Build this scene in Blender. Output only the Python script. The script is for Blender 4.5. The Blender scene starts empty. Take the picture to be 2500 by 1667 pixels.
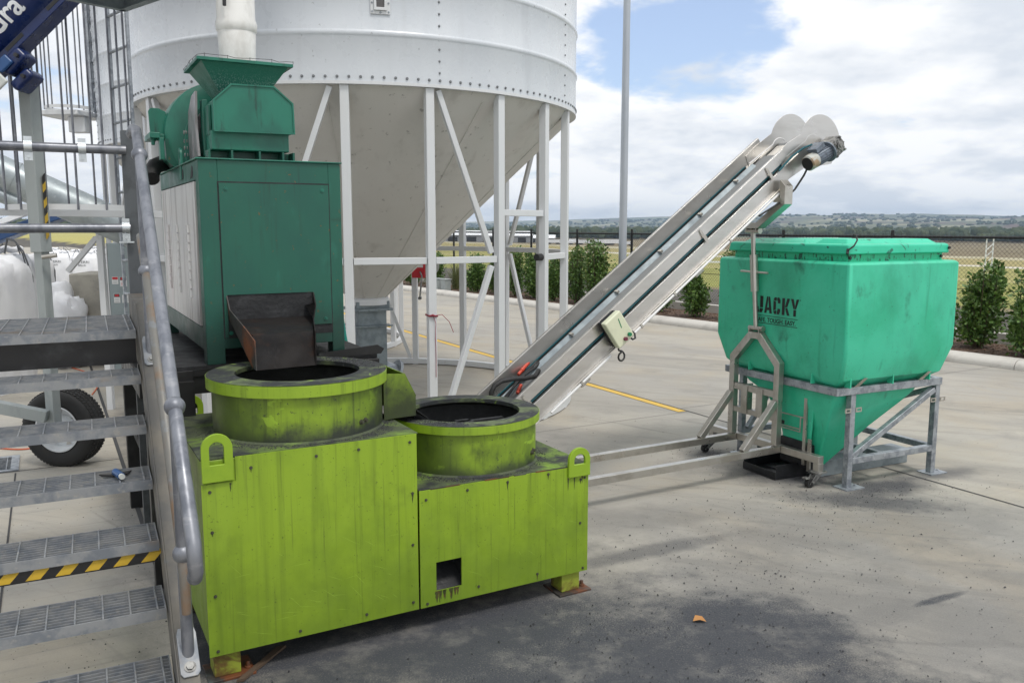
import bpy, math, random
from mathutils import Vector, Matrix, noise
random.seed(7)
R = math.radians
scene = bpy.context.scene
COL = scene.collection
PI = math.pi

# ------------------------------------------------------------------ camera
PITCH = math.atan((833.5 - 553) / 2050.0)
cam_d = bpy.data.cameras.new('camera'); cam = bpy.data.objects.new('camera', cam_d); COL.objects.link(cam)
cam_d.sensor_width = 36; cam_d.lens = 36 * 2050 / 2500.0
cam_d.clip_start = 0.05; cam_d.clip_end = 20000
cam.location = (0, 0, 2.0); cam.rotation_euler = (PI / 2 - PITCH, 0, 0)
scene.camera = cam

# ------------------------------------------------------------------ world + sun
SUN_EL, SUN_AZ = R(62), R(140)          # azimuth clockwise from +Y
w = bpy.data.worlds.new('World'); scene.world = w; w.use_nodes = True
nt = w.node_tree; nt.nodes.clear()
def N(t, ty, **kw):
    n = t.nodes.new(ty)
    for k, v in kw.items():
        if k.startswith('i_'):
            n.inputs[k[2:].replace('_', ' ')].default_value = v
        else: setattr(n, k, v)
    return n
def build_world():
    L = nt.links.new
    out = N(nt, 'ShaderNodeOutputWorld'); bg = N(nt, 'ShaderNodeBackground'); bg.inputs['Strength'].default_value = 0.1
    sky = N(nt, 'ShaderNodeTexSky'); sky.sky_type = 'NISHITA'; sky.sun_disc = False
    sky.sun_elevation = SUN_EL; sky.sun_rotation = SUN_AZ; sky.dust_density = 1.5
    tc = N(nt, 'ShaderNodeTexCoord'); sep = N(nt, 'ShaderNodeSeparateXYZ'); L(tc.outputs['Generated'], sep.inputs[0])
    # project the view direction on a cloud deck: (x, y) / (z + 0.12)
    zz = N(nt, 'ShaderNodeMath', operation='MAXIMUM'); L(sep.outputs['Z'], zz.inputs[0]); zz.inputs[1].default_value = 0.0
    za = N(nt, 'ShaderNodeMath', operation='ADD'); L(zz.outputs[0], za.inputs[0]); za.inputs[1].default_value = 0.26
    dx = N(nt, 'ShaderNodeMath', operation='DIVIDE'); L(sep.outputs['X'], dx.inputs[0]); L(za.outputs[0], dx.inputs[1])
    dy = N(nt, 'ShaderNodeMath', operation='DIVIDE'); L(sep.outputs['Y'], dy.inputs[0]); L(za.outputs[0], dy.inputs[1])
    cmb = N(nt, 'ShaderNodeCombineXYZ'); L(dx.outputs[0], cmb.inputs[0]); L(dy.outputs[0], cmb.inputs[1]); cmb.inputs[2].default_value = 3.7
    n1 = N(nt, 'ShaderNodeTexNoise'); L(cmb.outputs[0], n1.inputs['Vector'])
    n1.inputs['Scale'].default_value = 2.3; n1.inputs['Detail'].default_value = 9; n1.inputs['Roughness'].default_value = 0.56; n1.inputs['Distortion'].default_value = 0.1
    # the break in the clouds, a soft gap round one direction of the sky
    gap = N(nt, 'ShaderNodeVectorMath', operation='DOT_PRODUCT'); L(tc.outputs['Generated'], gap.inputs[0]); gd = Vector((0.235, 1, 0.30)).normalized(); gap.inputs[1].default_value = gd
    gm = N(nt, 'ShaderNodeMapRange', interpolation_type='SMOOTHSTEP'); L(gap.outputs['Value'], gm.inputs['Value'])
    gm.inputs['From Min'].default_value = 0.976; gm.inputs['From Max'].default_value = 1.0; gm.inputs['To Min'].default_value = 0.0; gm.inputs['To Max'].default_value = 0.145
    sb = N(nt, 'ShaderNodeMath', operation='SUBTRACT'); L(n1.outputs['Fac'], sb.inputs[0]); L(gm.outputs[0], sb.inputs[1])
    cov = N(nt, 'ShaderNodeMapRange', interpolation_type='SMOOTHSTEP'); L(sb.outputs[0], cov.inputs['Value'])
    cov.inputs['From Min'].default_value = 0.27; cov.inputs['From Max'].default_value = 0.40
    # grey undersides against white tops
    m2 = N(nt, 'ShaderNodeMapping'); L(cmb.outputs[0], m2.inputs['Vector']); m2.inputs['Location'].default_value = (3.1, 1.9, 0.4)
    n2 = N(nt, 'ShaderNodeTexNoise'); L(m2.outputs[0], n2.inputs['Vector']); n2.inputs['Scale'].default_value = 2.6; n2.inputs['Detail'].default_value = 8; n2.inputs['Roughness'].default_value = 0.55
    cr = N(nt, 'ShaderNodeValToRGB'); L(n2.outputs['Fac'], cr.inputs[0])
    e = cr.color_ramp.elements; e[0].position = 0.38; e[0].color = (7.8, 8.3, 9.0, 1); e[1].position = 0.56; e[1].color = (10.8, 10.9, 11.0, 1)
    # brighter overhead, where the thin cloud lets the sun through
    up = N(nt, 'ShaderNodeMapRange'); L(sep.outputs['Z'], up.inputs['Value']); up.inputs['From Min'].default_value = 0.3; up.inputs['From Max'].default_value = 0.9
    up.inputs['To Min'].default_value = 1.0; up.inputs['To Max'].default_value = 1.3
    mu = N(nt, 'ShaderNodeVectorMath', operation='SCALE'); L(cr.outputs['Color'], mu.inputs[0]); L(up.outputs[0], mu.inputs['Scale'])
    mx = N(nt, 'ShaderNodeMix', data_type='RGBA'); L(cov.outputs[0], mx.inputs[0]); skv = N(nt, 'ShaderNodeVectorMath', operation='MULTIPLY_ADD'); L(sky.outputs[0], skv.inputs[0]); skv.inputs[1].default_value = (1.15, 1.25, 1.45); skv.inputs[2].default_value = (2.3, 2.4, 2.5); L(skv.outputs[0], mx.inputs[6]); L(mu.outputs[0], mx.inputs[7])
    L(mx.outputs[2], bg.inputs['Color']); L(bg.outputs[0], out.inputs[0])
build_world()
sl = bpy.data.lights.new('sun', 'SUN'); sl.energy = 1.9; sl.angle = R(12); sl.color = (1, 0.95, 0.88)
so = bpy.data.objects.new('sun', sl); COL.objects.link(so)
sdir = Vector((math.sin(SUN_AZ) * math.cos(SUN_EL), math.cos(SUN_AZ) * math.cos(SUN_EL), math.sin(SUN_EL)))
so.rotation_euler = (-sdir).to_track_quat('-Z', 'Y').to_euler(); so.location = (0, 0, 30)
scene.view_settings.view_transform = 'Standard'; scene.view_settings.look = 'None'
scene.view_settings.exposure = 0; scene.view_settings.gamma = 1

# ------------------------------------------------------------------ materials
def c4(c): return (c[0], c[1], c[2], 1)
def mat(name, base, rough=0.5, metal=0.0, layers=(), bump=None, rvar=0.0, spec=None):
    """layers: (colour, (sx,sy,sz), lo, hi, strength[, detail, distortion]) noise masks in object space; bump: (scale, strength, dist)"""
    m = bpy.data.materials.new(name); m.use_nodes = True; t = m.node_tree; L = t.links.new
    b = t.nodes['Principled BSDF']; b.inputs['Roughness'].default_value = rough; b.inputs['Metallic'].default_value = metal
    if spec is not None: b.inputs['Specular IOR Level'].default_value = spec
    tc = N(t, 'ShaderNodeTexCoord'); prev = None
    b.inputs['Base Color'].default_value = c4(base)
    for i, ly in enumerate(layers):
        col, sc, lo, hi, st = ly[:5]; det = ly[5] if len(ly) > 5 else 5; dist = ly[6] if len(ly) > 6 else 0.0
        mp = N(t, 'ShaderNodeMapping'); mp.inputs['Scale'].default_value = sc if hasattr(sc, '__len__') else (sc,) * 3
        mp.inputs['Location'].default_value = (i * 3.7 + 1.3, i * 1.9, i * 2.3); L(tc.outputs['Object'], mp.inputs[0])
        nn = N(t, 'ShaderNodeTexNoise'); nn.inputs['Scale'].default_value = 1; nn.inputs['Detail'].default_value = det; nn.inputs['Roughness'].default_value = 0.6
        nn.inputs['Distortion'].default_value = dist; L(mp.outputs[0], nn.inputs['Vector'])
        mr = N(t, 'ShaderNodeMapRange', interpolation_type='SMOOTHSTEP'); L(nn.outputs['Fac'], mr.inputs[0])
        mr.inputs[1].default_value = lo; mr.inputs[2].default_value = hi; mr.inputs[4].default_value = st
        mx = N(t, 'ShaderNodeMix', data_type='RGBA'); L(mr.outputs[0], mx.inputs[0])
        if prev is None: mx.inputs[6].default_value = c4(base)
        else: L(prev, mx.inputs[6])
        mx.inputs[7].default_value = c4(col); prev = mx.outputs[2]
    if prev: L(prev, b.inputs['Base Color'])
    if rvar:
        nn = N(t, 'ShaderNodeTexNoise'); nn.inputs['Scale'].default_value = 9; nn.inputs['Detail'].default_value = 5; L(tc.outputs['Object'], nn.inputs['Vector'])
        mr = N(t, 'ShaderNodeMapRange'); L(nn.outputs['Fac'], mr.inputs[0]); mr.inputs[1].default_value = .3; mr.inputs[2].default_value = .7
        mr.inputs[3].default_value = max(0.02, rough - rvar); mr.inputs[4].default_value = min(1, rough + rvar); L(mr.outputs[0], b.inputs['Roughness'])
    if bump:
        nn = N(t, 'ShaderNodeTexNoise'); nn.inputs['Detail'].default_value = 4; nn.inputs['Scale'].default_value = 1
        mp = N(t, 'ShaderNodeMapping'); mp.inputs['Scale'].default_value = bump[0] if hasattr(bump[0], '__len__') else (bump[0],) * 3
        L(tc.outputs['Object'], mp.inputs[0]); L(mp.outputs[0], nn.inputs['Vector'])
        bp = N(t, 'ShaderNodeBump'); bp.inputs['Strength'].default_value = bump[1]; bp.inputs['Distance'].default_value = bump[2]
        L(nn.outputs['Fac'], bp.inputs['Height']); L(bp.outputs[0], b.inputs['Normal'])
    return m
def zmask(m, col, z0, z1, st, nscale=6, axis='Z', jitter=0.12):
    """a band of colour that follows a height (or other axis) of the thing itself, with a ragged edge; z0 = full, z1 = none"""
    t = m.node_tree; L = t.links.new; b = t.nodes['Principled BSDF']; lk = b.inputs['Base Color'].links
    tc = N(t, 'ShaderNodeTexCoord'); sp = N(t, 'ShaderNodeSeparateXYZ'); L(tc.outputs['Object'], sp.inputs[0])
    nn = N(t, 'ShaderNodeTexNoise'); nn.inputs['Scale'].default_value = nscale; nn.inputs['Detail'].default_value = 7; nn.inputs['Roughness'].default_value = .65; L(tc.outputs['Object'], nn.inputs['Vector'])
    ma = N(t, 'ShaderNodeMath', operation='MULTIPLY_ADD'); L(nn.outputs['Fac'], ma.inputs[0]); ma.inputs[1].default_value = jitter * 4; ma.inputs[2].default_value = -jitter * 2
    ad = N(t, 'ShaderNodeMath', operation='ADD'); L(sp.outputs[axis], ad.inputs[0]); L(ma.outputs[0], ad.inputs[1])
    mr = N(t, 'ShaderNodeMapRange', interpolation_type='SMOOTHSTEP'); L(ad.outputs[0], mr.inputs[0])
    flip = z1 < z0; a_, b_ = (z1, z0) if flip else (z0, z1)
    mr.inputs[1].default_value = a_; mr.inputs[2].default_value = b_; mr.inputs[3].default_value = 0 if flip else st; mr.inputs[4].default_value = st if flip else 0
    mx = N(t, 'ShaderNodeMix', data_type='RGBA'); L(mr.outputs[0], mx.inputs[0]); mx.inputs[7].default_value = c4(col)
    if lk: L(lk[0].from_socket, mx.inputs[6])
    else: mx.inputs[6].default_value = b.inputs['Base Color'].default_value
    L(mx.outputs[2], b.inputs['Base Color']); return m

SOOT = (.018, .02, .024)
M = {}
M['lime'] = mat('lime paint', (.245, .375, .020), .44, 0, [((.155, .255, .016), (2.2, 2.2, 1.6), .44, .70, .7), ((.10, .165, .012), (18, 18, .7), .48, .74, .5, 7, .35), ((.045, .07, .012), (60, 60, 1.6), .56, .72, .42, 6, .4), ((.29, .44, .035), (3, 3, 1.4), .54, .70, .4, 8, .3), ((.07, .11, .012), (3.2, 3.2, 3.2), .60, .78, .35, 8), ((.03, .045, .01), (75, 75, 75), .64, .70, .6)], (1.6, .12, .02), .08)
zmask(M['lime'], (.10, .165, .014), 0.0, .70, .55, 7, 'Z', .2)  # panels get a darker green towards the ground
M['lime_drum'] = mat('sooty lime drum', (.22, .34, .018), .52, 0, [((.105, .17, .015), (3, 3, 2.5), .38, .64, .85, 9, .2), ((.035, .055, .014), (7, 7, 5), .50, .74, .8, 10, .2), ((.03, .042, .012), (40, 40, 1.8), .54, .72, .55, 6, .3), ((.30, .47, .03), (4.5, 4.5, 6.5), .635, .66, .7, 4, .4), (SOOT, (60, 60, 50), .62, .68, .7)], (2, .1, .02), .1)
import copy as _c
M['lime_drum_low'] = M['lime_drum'].copy(); M['lime_box'] = M['lime_drum'].copy()
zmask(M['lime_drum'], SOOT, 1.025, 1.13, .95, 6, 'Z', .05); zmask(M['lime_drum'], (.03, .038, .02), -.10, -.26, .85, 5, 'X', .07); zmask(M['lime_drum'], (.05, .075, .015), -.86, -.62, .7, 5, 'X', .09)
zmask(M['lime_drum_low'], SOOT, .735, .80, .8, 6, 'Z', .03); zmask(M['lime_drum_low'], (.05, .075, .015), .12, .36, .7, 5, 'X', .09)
zmask(M['lime_box'], (.02, .026, .014), 1.06, 1.34, .9, 7, 'Z', .10)
M['lime_top'] = mat('dust covered lime top', (.18, .30, .03), .75, 0, [((.055, .065, .042), (4, 4, 4), .28, .52, .95, 8, .4), (SOOT, (7, 7, 7), .46, .64, .9, 8, .3), ((.30, .31, .22), (22, 22, 22), .68, .76, .6)], (60, .5, .01))
M['lime_rim'] = mat('soot blackened lime rim', (.10, .13, .06), .7, 0, [(SOOT, (7, 7, 7), .36, .54, .97, 8, .5), ((.24, .36, .06), (13, 13, 13), .62, .70, .7, 6, .6), ((.16, .17, .18), (30, 30, 30), .62, .72, .5)], (50, .35, .01))
M['lime_clean'] = mat('clean lime paint', (.24, .38, .02), .4, 0, [((.14, .24, .015), 8, .5, .75, .5)], None, .1)
M['grime'] = mat('grimy rust run', (.045, .055, .012), .6, 0, [((.10, .05, .015), 40, .5, .62, .8)])
M['lime_scratch'] = mat('fresh lime scratch', (.34, .50, .06), .5)
M['soot'] = mat('soot and shade black steel', (.016, .017, .019), .62, .1, [((.05, .052, .056), 9, .5, .75, .7)], (40, .4, .01), .15)  # sooty parts, and painted shade in the chute and drain hollows
M['black_steel'] = mat('black painted steel', (.012, .012, .013), .4, .0, [((.05, .052, .055), (6, 6, 6), .5, .72, .6)], None, .12)
M['chute'] = mat('bare dark steel', (.013, .011, .0105), .72, .0, [((.009, .009, .010), (5, 5, 5), .46, .60, .9, 8, .4), ((.05, .022, .012), (7, 7, 4), .56, .75, .7, 7, .3), ((.032, .03, .03), (16, 16, 5), .58, .74, .5)], (14, .25, .01), .12)
M['rust_chute'] = mat('rusting chute steel', (.05, .045, .042), .6, .3, [((.20, .065, .022), (6, 6, 4), .45, .62, .9, 7, .6), ((.09, .12, .12), (9, 9, 3), .56, .7, .7)], (14, .3, .01), .1)
M['teal'] = mat('dark teal paint', (.009, .100, .067), .40, 0, [((.008, .085, .062), (2.5, 2.5, 2.0), .4, .65, .9), ((.015, .03, .025), (26, 26, 1.4), .55, .72, .5, 6, .4), ((.13, .08, .025), (34, 34, 34), .665, .70, .8), ((.018, .15, .105), (7, 7, 3), .58, .72, .5), ((.02, .03, .025), (4, 4, 9), .62, .74, .5, 8)], (1.5, .08, .02), .08)
zmask(M['teal'], (.010, .035, .028), 0.05, .40, .8, 6, 'Z', .1)  # paint gets darker towards the foot of the cabinet
M['teal_light'] = mat('teal paint of the press', (.014, .155, .105), .40, 0, [((.009, .10, .072), (3, 3, 2), .42, .64, .8), ((.012, .025, .022), (18, 18, 3), .56, .72, .7, 7), ((.03, .20, .145), (9, 9, 9), .62, .76, .4)], (2, .1, .02), .1)
M['teal_dusty'] = mat('teal paint with white dust', (.014, .14, .095), .5, 0, [((.009, .08, .06), (3, 3, 2), .45, .65, .8), ((.30, .40, .38), (150, 150, 110), .50, .60, .6, 5)], None, .1)
zmask(M['teal_dusty'], (.012, .125, .085), 1.62, 1.50, .92, 30, 'Z', .03)
M['galv'] = mat('galvanised steel', (.36, .39, .42), .46, .55, [((.20, .22, .25), 14, .42, .62, .8, 3), ((.48, .50, .53), 30, .58, .7, .6, 2), ((.24, .17, .10), (3, 3, 2), .66, .78, .4)], (60, .08, .004), .1)
M['galv_dull'] = mat('dull galvanised stair steel', (.27, .28, .29), .58, .35, [((.16, .18, .21), 12, .42, .62, .8, 4), ((.36, .35, .32), 25, .56, .7, .6), ((.24, .17, .10), (3, 3, 5), .56, .72, .6)], (70, .12, .004), .1)
M['galv_pipe'] = mat('galvanised pipe', (.215, .225, .25), .42, .6, [((.12, .13, .155), (12, 12, 6), .42, .62, .8, 5), ((.34, .345, .36), (9, 9, 20), .58, .7, .6)], (50, .12, .004), .1)
M['galv_bright'] = mat('new zinc clamp', (.62, .66, .68), .32, .7, [((.45, .48, .50), 30, .4, .7, .6)], None, .1)
M['galv_tube'] = mat('galvanised auger tube', (.40, .45, .47), .42, .5, [((.30, .34, .37), 5, .42, .62, .8, 4), ((.52, .56, .58), 16, .55, .7, .6, 2)], (30, .06, .004), .1)
M['grey_steel'] = mat('grey painted steel', (.30, .33, .33), .5, 0, [((.20, .22, .22), (6, 6, 3), .5, .7, .5)], None, .08)
M['silo'] = mat('white silo sheet', (.60, .63, .665), .30, .0, [((.52, .555, .60), (1.2, 1.2, .6), .4, .7, .6), ((.50, .52, .54), (8, 8, .6), .58, .76, .35), ((.40, .42, .45), (3, 3, .25), .56, .74, .35, 7), ((.30, .31, .32), 20, .67, .71, .6)], (1.0, .03, .02), .1)
M['silo_cone'] = mat('white silo cone', (.58, .565, .53), .52, .0, [((.54, .52, .48), (.9, .9, .7), .4, .7, .8), ((.25, .24, .22), 14, .64, .70, .7), ((.36, .34, .31), (5, 5, .7), .54, .76, .5, 7), ((.30, .29, .27), (1.6, 1.6, 1.6), .58, .76, .35, 8)], None, .1)
M['silo_leg'] = mat('white leg paint', (.62, .635, .65), .42, 0, [((.60, .61, .61), (4, 4, 1), .45, .7, .6), ((.45, .44, .41), (14, 14, 5), .66, .8, .5)], None, .08)
M['stainless'] = mat('brushed stainless', (.60, .585, .56), .34, .9, [((.50, .485, .46), (2, 9, 9), .4, .65, .7, 5), ((.64, .63, .61), (2, 2, 2), .55, .7, .6)], None, .08)
M['stainless_dark'] = mat('handled stainless tube', (.52, .50, .46), .33, .85, [((.36, .335, .29), (5, 5, 5), .44, .66, .7, 5), ((.64, .63, .60), (7, 7, 2), .56, .68, .5)], None, .08)
M['belt'] = mat('off white belt', (.20, .205, .205), .6, 0, [((.25, .26, .27), 60, .55, .7, .7)])
M['cyan'] = mat('blue green belt edge', (.0, .085, .11), .45)
M['black_rubber'] = mat('black rubber', (.014, .014, .015), .6, 0, [((.035, .034, .033), 20, .5, .7, .6)], (60, .3, .005))
M['tyre'] = mat('tyre rubber', (.018, .018, .018), .7, 0, [((.05, .045, .035), (4, 4, 4), .6, .75, .5)], (30, .2, .004))
M['white_metal'] = mat('white painted metal', (.74, .76, .79), .38, 0, [((.55, .56, .58), (3, 3, 3), .5, .7, .5)], None, .08)
M['jacky'] = mat('mint green plastic', (.05, .53, .33), .40, 0, [((.016, .41, .22), (1.6, 1.6, 1.6), .4, .65, .7), ((.012, .08, .055), (4.5, 4.5, 3.6), .60, .80, .95, 9, .3), ((.012, .20, .12), (2.2, 2.2, 1.2), .52, .74, .45, 8), ((.015, .26, .15), (22, 22, 1.6), .56, .76, .5, 7, .3), ((.015, .05, .035), (60, 60, 50), .66, .70, .7)], (3, .05, .01), .06)
M['jacky_lid'] = mat('mint green lid plastic', (.035, .52, .33), .42, 0, [((.02, .44, .26), (3, 3, 3), .4, .65, .6), ((.012, .07, .05), (9, 9, 9), .60, .67, .85, 7, 1.0)], None, .06)
M['jacky_neck'] = mat('mint green neck rubbed black', (.022, .46, .26), .45, 0, [((.012, .04, .03), (50, 50, 18), .54, .60, .9, 6)], None, .06)
M['print'] = mat('black stencil print', (.012, .014, .014), .6)
M['black_plastic'] = mat('black plastic', (.010, .011, .013), .42, 0, [((.03, .03, .035), 12, .5, .7, .6)], None, .1)
M['beige'] = mat('cream plastic box', (.62, .64, .47), .4, 0, [((.50, .52, .38), 9, .5, .7, .5)])
M['red_button'] = mat('dark red button', (.14, .025, .05), .35)
M['green_button'] = mat('green button', (.0, .17, .07), .35)
M['motor_grey'] = mat('grey motor casting', (.16, .19, .23), .45, .3, [((.08, .09, .11), 30, .45, .65, .7)], None, .1)
M['motor_cowl'] = mat('cowl with peeling paint', (.42, .43, .40), .5, .1, [((.30, .20, .11), (14, 14, 14), .5, .62, .9, 6), ((.20, .24, .24), (10, 10, 10), .56, .66, .7)], None, .1)
M['gear_metal'] = mat('rough gearbox aluminium', (.27, .27, .26), .5, .5, [((.09, .09, .09), 25, .45, .6, .8)], None, .1)
M['red'] = mat('red paint', (.50, .02, .03), .4)
M['orange_rubber'] = mat('orange rubber', (.60, .11, .035), .5)
M['red_plug'] = mat('orange red plug plastic', (.50, .055, .025), .4)
M['yellow_paint'] = mat('yellow paint', (.55, .36, .03), .5, 0, [((.3, .2, .03), 14, .5, .7, .6)])
M['blue_paint'] = mat('dark blue machine paint', (.007, .020, .095), .3, 0, [((.005, .012, .055), 4, .4, .7, .7), ((.05, .06, .09), (18, 18, 18), .6, .75, .5)], None, .1)
M['blue_light'] = mat('mid blue machine paint', (.018, .07, .20), .35, 0, [((.06, .10, .2), 10, .55, .75, .6)], None, .1)
M['white_bag'] = mat('woven white bag', (.74, .75, .77), .6, 0, [((.62, .63, .67), (2, 2, 2), .4, .7, .7)], ((60, 60, 60), .25, .01))
M['strap'] = mat('dark webbing strap', (.085, .09, .10), .7)
M['block'] = mat('cast concrete block', (.36, .34, .29), .8, 0, [((.26, .25, .22), 3, .4, .65, .8), ((.16, .16, .15), 10, .6, .75, .6)], (20, .3, .01))
M['concrete_kerb'] = mat('pale kerb concrete', (.52, .50, .46), .8, 0, [((.38, .36, .33), 3, .45, .7, .7)], (20, .3, .01))
M['pvc_black'] = mat('black pvc wire', (.014, .015, .016), .5)
M['leaf'] = mat('glossy shrub leaf', (.07, .145, .028), .42, 0, [((.15, .24, .045), 9, .45, .65, .8), ((.035, .07, .018), 22, .5, .7, .7), ((.24, .20, .05), 13, .63, .72, .8)])
M['grass_leaf'] = mat('strappy grass leaf', (.14, .17, .06), .5, 0, [((.26, .22, .10), 12, .5, .7, .8)])
M['twig'] = mat('shrub stem', (.09, .06, .04), .8)
M['glass'] = mat('dark sight glass', (.09, .085, .085), .12, 0)
M['col_dark'] = mat('dark weathered column', (.10, .11, .12), .55, .3, [((.06, .065, .07), 8, .45, .65, .7)], None, .08)
M['screw_dark'] = mat('grimy screw', (.07, .07, .05), .5, .3)
M['bolt_grey'] = mat('weathered bolt', (.20, .21, .22), .5, .3)
M['galv_dark'] = mat('weathered zinc box', (.25, .29, .31), .5, .4, [((.16, .19, .21), 9, .42, .65, .8, 4)], (50, .08, .004), .1)
M['off_white_pipe'] = mat('translucent white hose', (.70, .70, .68), .35, 0, [((.50, .49, .46), (7, 7, 4), .5, .7, .7)], None, .08)
M['seam_panel'] = mat('streaked bare aluminium panel', (.66, .65, .63), .36, .35, [((.35, .32, .31), (4, 18, .7), .48, .64, .8, 6, .3), ((.10, .09, .09), (5, 26, .8), .60, .70, .75, 6, .2), ((.62, .54, .53), (3, 5, .6), .55, .7, .5)], (3, .15, .02), .08)
M['tape_black'] = mat('black tape', (.015, .015, .017), .35)
M['lens_grey'] = mat('pale grey plastic', (.5, .52, .5), .4)
M['label_white'] = mat('white sticker', (.72, .72, .72), .5)
M['red_ring'] = mat('dark red elastic', (.28, .03, .05), .6)
M['leaf_brown'] = mat('dry brown leaf', (.36, .17, .05), .7)
M['roof'] = mat('pale shed roof', (.78, .80, .82), .4)
M['shed_wall'] = mat('shed wall', (.28, .29, .31), .6)
M['pellet'] = mat('black pellets', (.02, .021, .024), .5, 0, [((.07, .07, .08), 90, .5, .7, .7)])
M['pale_plate'] = mat('worn grey plate', (.30, .29, .30), .4, .5, [((.16, .15, .15), (5, 5, 5), .45, .65, .8, 6, .8), ((.42, .42, .43), (3, 3, 8), .6, .7, .5)], (5, .2, .02), .1)

# ------------------------------------------------------------------ frames and mesh builder
class Fr:
    def __init__(s, ox, oy, xdir, oz=0.0):
        x = Vector((xdir[0], xdir[1])).normalized()
        s.m = Matrix(((x[0], -x[1], 0, ox), (x[1], x[0], 0, oy), (0, 0, 1, oz), (0, 0, 0, 1)))
    def p(s, x, y, z=0): return s.m @ Vector((x, y, z))
WORLD = Fr(0, 0, (1, 0))
A = R(61.1)
MF = Fr(-1.329, 3.470, (math.sin(A), math.cos(A)))                 # frame of the machine line
AS = R(63.4)
_s0 = MF.p(-.2, -.58)
SF = Fr(_s0.x, _s0.y, (math.sin(AS), math.cos(AS)))                # frame of the stair
JF = Fr(2.427, 6.161, (.9007, .4345))                              # frame of the green bin
T = {}
def vec(p): return Vector(p)
class MB:
    def __init__(s, fr=WORLD): s.fr = fr; s.v = []; s.f = []; s.mi = []; s.cur = 0; s.cuts = []
    def each(s, name, m, parent=None, **k):
        for i, (v0, f0) in enumerate(s.cuts):
            v1, f1 = s.cuts[i + 1] if i + 1 < len(s.cuts) else (len(s.v), len(s.f))
            q = MB(s.fr); q.add(s.v[v0:v1], [tuple(j - v0 for j in f) for f in s.f[f0:f1]]); q.build(name, m, parent, **k)
    def add(s, vs, fs):
        s.cuts.append((len(s.v), len(s.f))); n = len(s.v); s.v += [tuple(v) for v in vs]
        for f in fs: s.f.append(tuple(i + n for i in f)); s.mi.append(s.cur)
    def box(s, x0, x1, y0, y1, z0, z1):
        s.add([(x0, y0, z0), (x1, y0, z0), (x1, y1, z0), (x0, y1, z0), (x0, y0, z1), (x1, y0, z1), (x1, y1, z1), (x0, y1, z1)],
              [(0, 3, 2, 1), (4, 5, 6, 7), (0, 1, 5, 4), (1, 2, 6, 5), (2, 3, 7, 6), (3, 0, 4, 7)]); return s
    def bar(s, p, q, w_, h, up=(0, 0, 1)):
        p, q = vec(p), vec(q); d = (q - p).normalized(); upv = vec(up)
        if abs(d.dot(upv)) > .98: upv = Vector((0, 1, 0)) if abs(d.y) < .9 else Vector((1, 0, 0))
        x = d.cross(upv).normalized() * (w_ / 2); y = x.cross(d).normalized() * (h / 2)
        vs = [a + b for a in (p, q) for b in (-x - y, x - y, x + y, -x + y)]
        s.add(vs, [(0, 1, 2, 3), (7, 6, 5, 4), (0, 4, 5, 1), (1, 5, 6, 2), (2, 6, 7, 3), (3, 7, 4, 0)]); return s
    def tube(s, p, q, r, seg=14, r2=None, caps=True, phase=0):
        p, q = vec(p), vec(q); d = (q - p).normalized(); u_ = d.orthogonal().normalized()
        if abs(d.z) > .99: u_ = Vector((1, 0, 0))
        w_ = d.cross(u_); r2 = r if r2 is None else r2; vs = []
        for c, rr in ((p, r), (q, r2)):
            for i in range(seg):
                a = 2 * PI * i / seg + phase; vs.append(c + u_ * math.cos(a) * rr + w_ * math.sin(a) * rr)
        fs = [(i, (i + 1) % seg, seg + (i + 1) % seg, seg + i) for i in range(seg)]
        if caps: fs += [tuple(range(seg - 1, -1, -1)), tuple(range(seg, 2 * seg))]
        s.add(vs, fs); return s
    def path(s, pts, r, seg=10, closed=False):
        pts = [vec(p) for p in pts]; n = len(pts); d0 = (pts[1] - pts[0]).normalized(); nrm = d0.orthogonal().normalized(); vs = []; pd = d0
        for i, p in enumerate(pts):
            a = pts[(i - 1) % n] if (closed or i > 0) else p; b = pts[(i + 1) % n] if (closed or i < n - 1) else p
            d = (b - a).normalized(); nrm = (nrm - d * nrm.dot(d)).normalized(); bn = d.cross(nrm); rr = r[i] if hasattr(r, '__len__') else r
            for k in range(seg):
                t = 2 * PI * k / seg; vs.append(p + nrm * math.cos(t) * rr + bn * math.sin(t) * rr)
        fs = []
        for i in range(n if closed else n - 1):
            j = (i + 1) % n
            for k in range(seg): fs.append((i * seg + k, i * seg + (k + 1) % seg, j * seg + (k + 1) % seg, j * seg + k))
        if not closed: fs += [tuple(range(seg - 1, -1, -1)), tuple((n - 1) * seg + k for k in range(seg))]
        s.add(vs, fs); return s
    def lathe(s, prof, c, seg=48, axis=(0, 0, 1), closed=False, a0=0, a1=2 * PI):
        """prof: (radius, height) pairs; closed: the profile closes on itself"""
        ax = vec(axis).normalized(); c = vec(c); u_ = Vector((1, 0, 0)) if abs(ax.z) > .99 else ax.cross(Vector((0, 0, 1))).normalized(); w_ = ax.cross(u_)
        full = abs(a1 - a0 - 2 * PI) < 1e-6; ns = seg if full else seg + 1; n = len(prof); vs = []
        for i in range(ns):
            a = a0 + (a1 - a0) * i / seg; d = u_ * math.cos(a) + w_ * math.sin(a)
            for r_, h in prof: vs.append(c + d * r_ + ax * h)
        fs = []
        for i in range(seg):
            j = (i + 1) % ns
            for k in range(n if closed else n - 1):
                l = (k + 1) % n; fs.append((i * n + k, j * n + k, j * n + l, i * n + l))
        s.add(vs, fs); return s
    def prism(s, poly, off):
        n = len(poly); off = vec(off); a = [vec(p) for p in poly]; s.add(a + [p + off for p in a], [tuple(range(n - 1, -1, -1)), tuple(range(n, 2 * n))] + [(i, (i + 1) % n, n + (i + 1) % n, n + i) for i in range(n)]); return s
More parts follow.
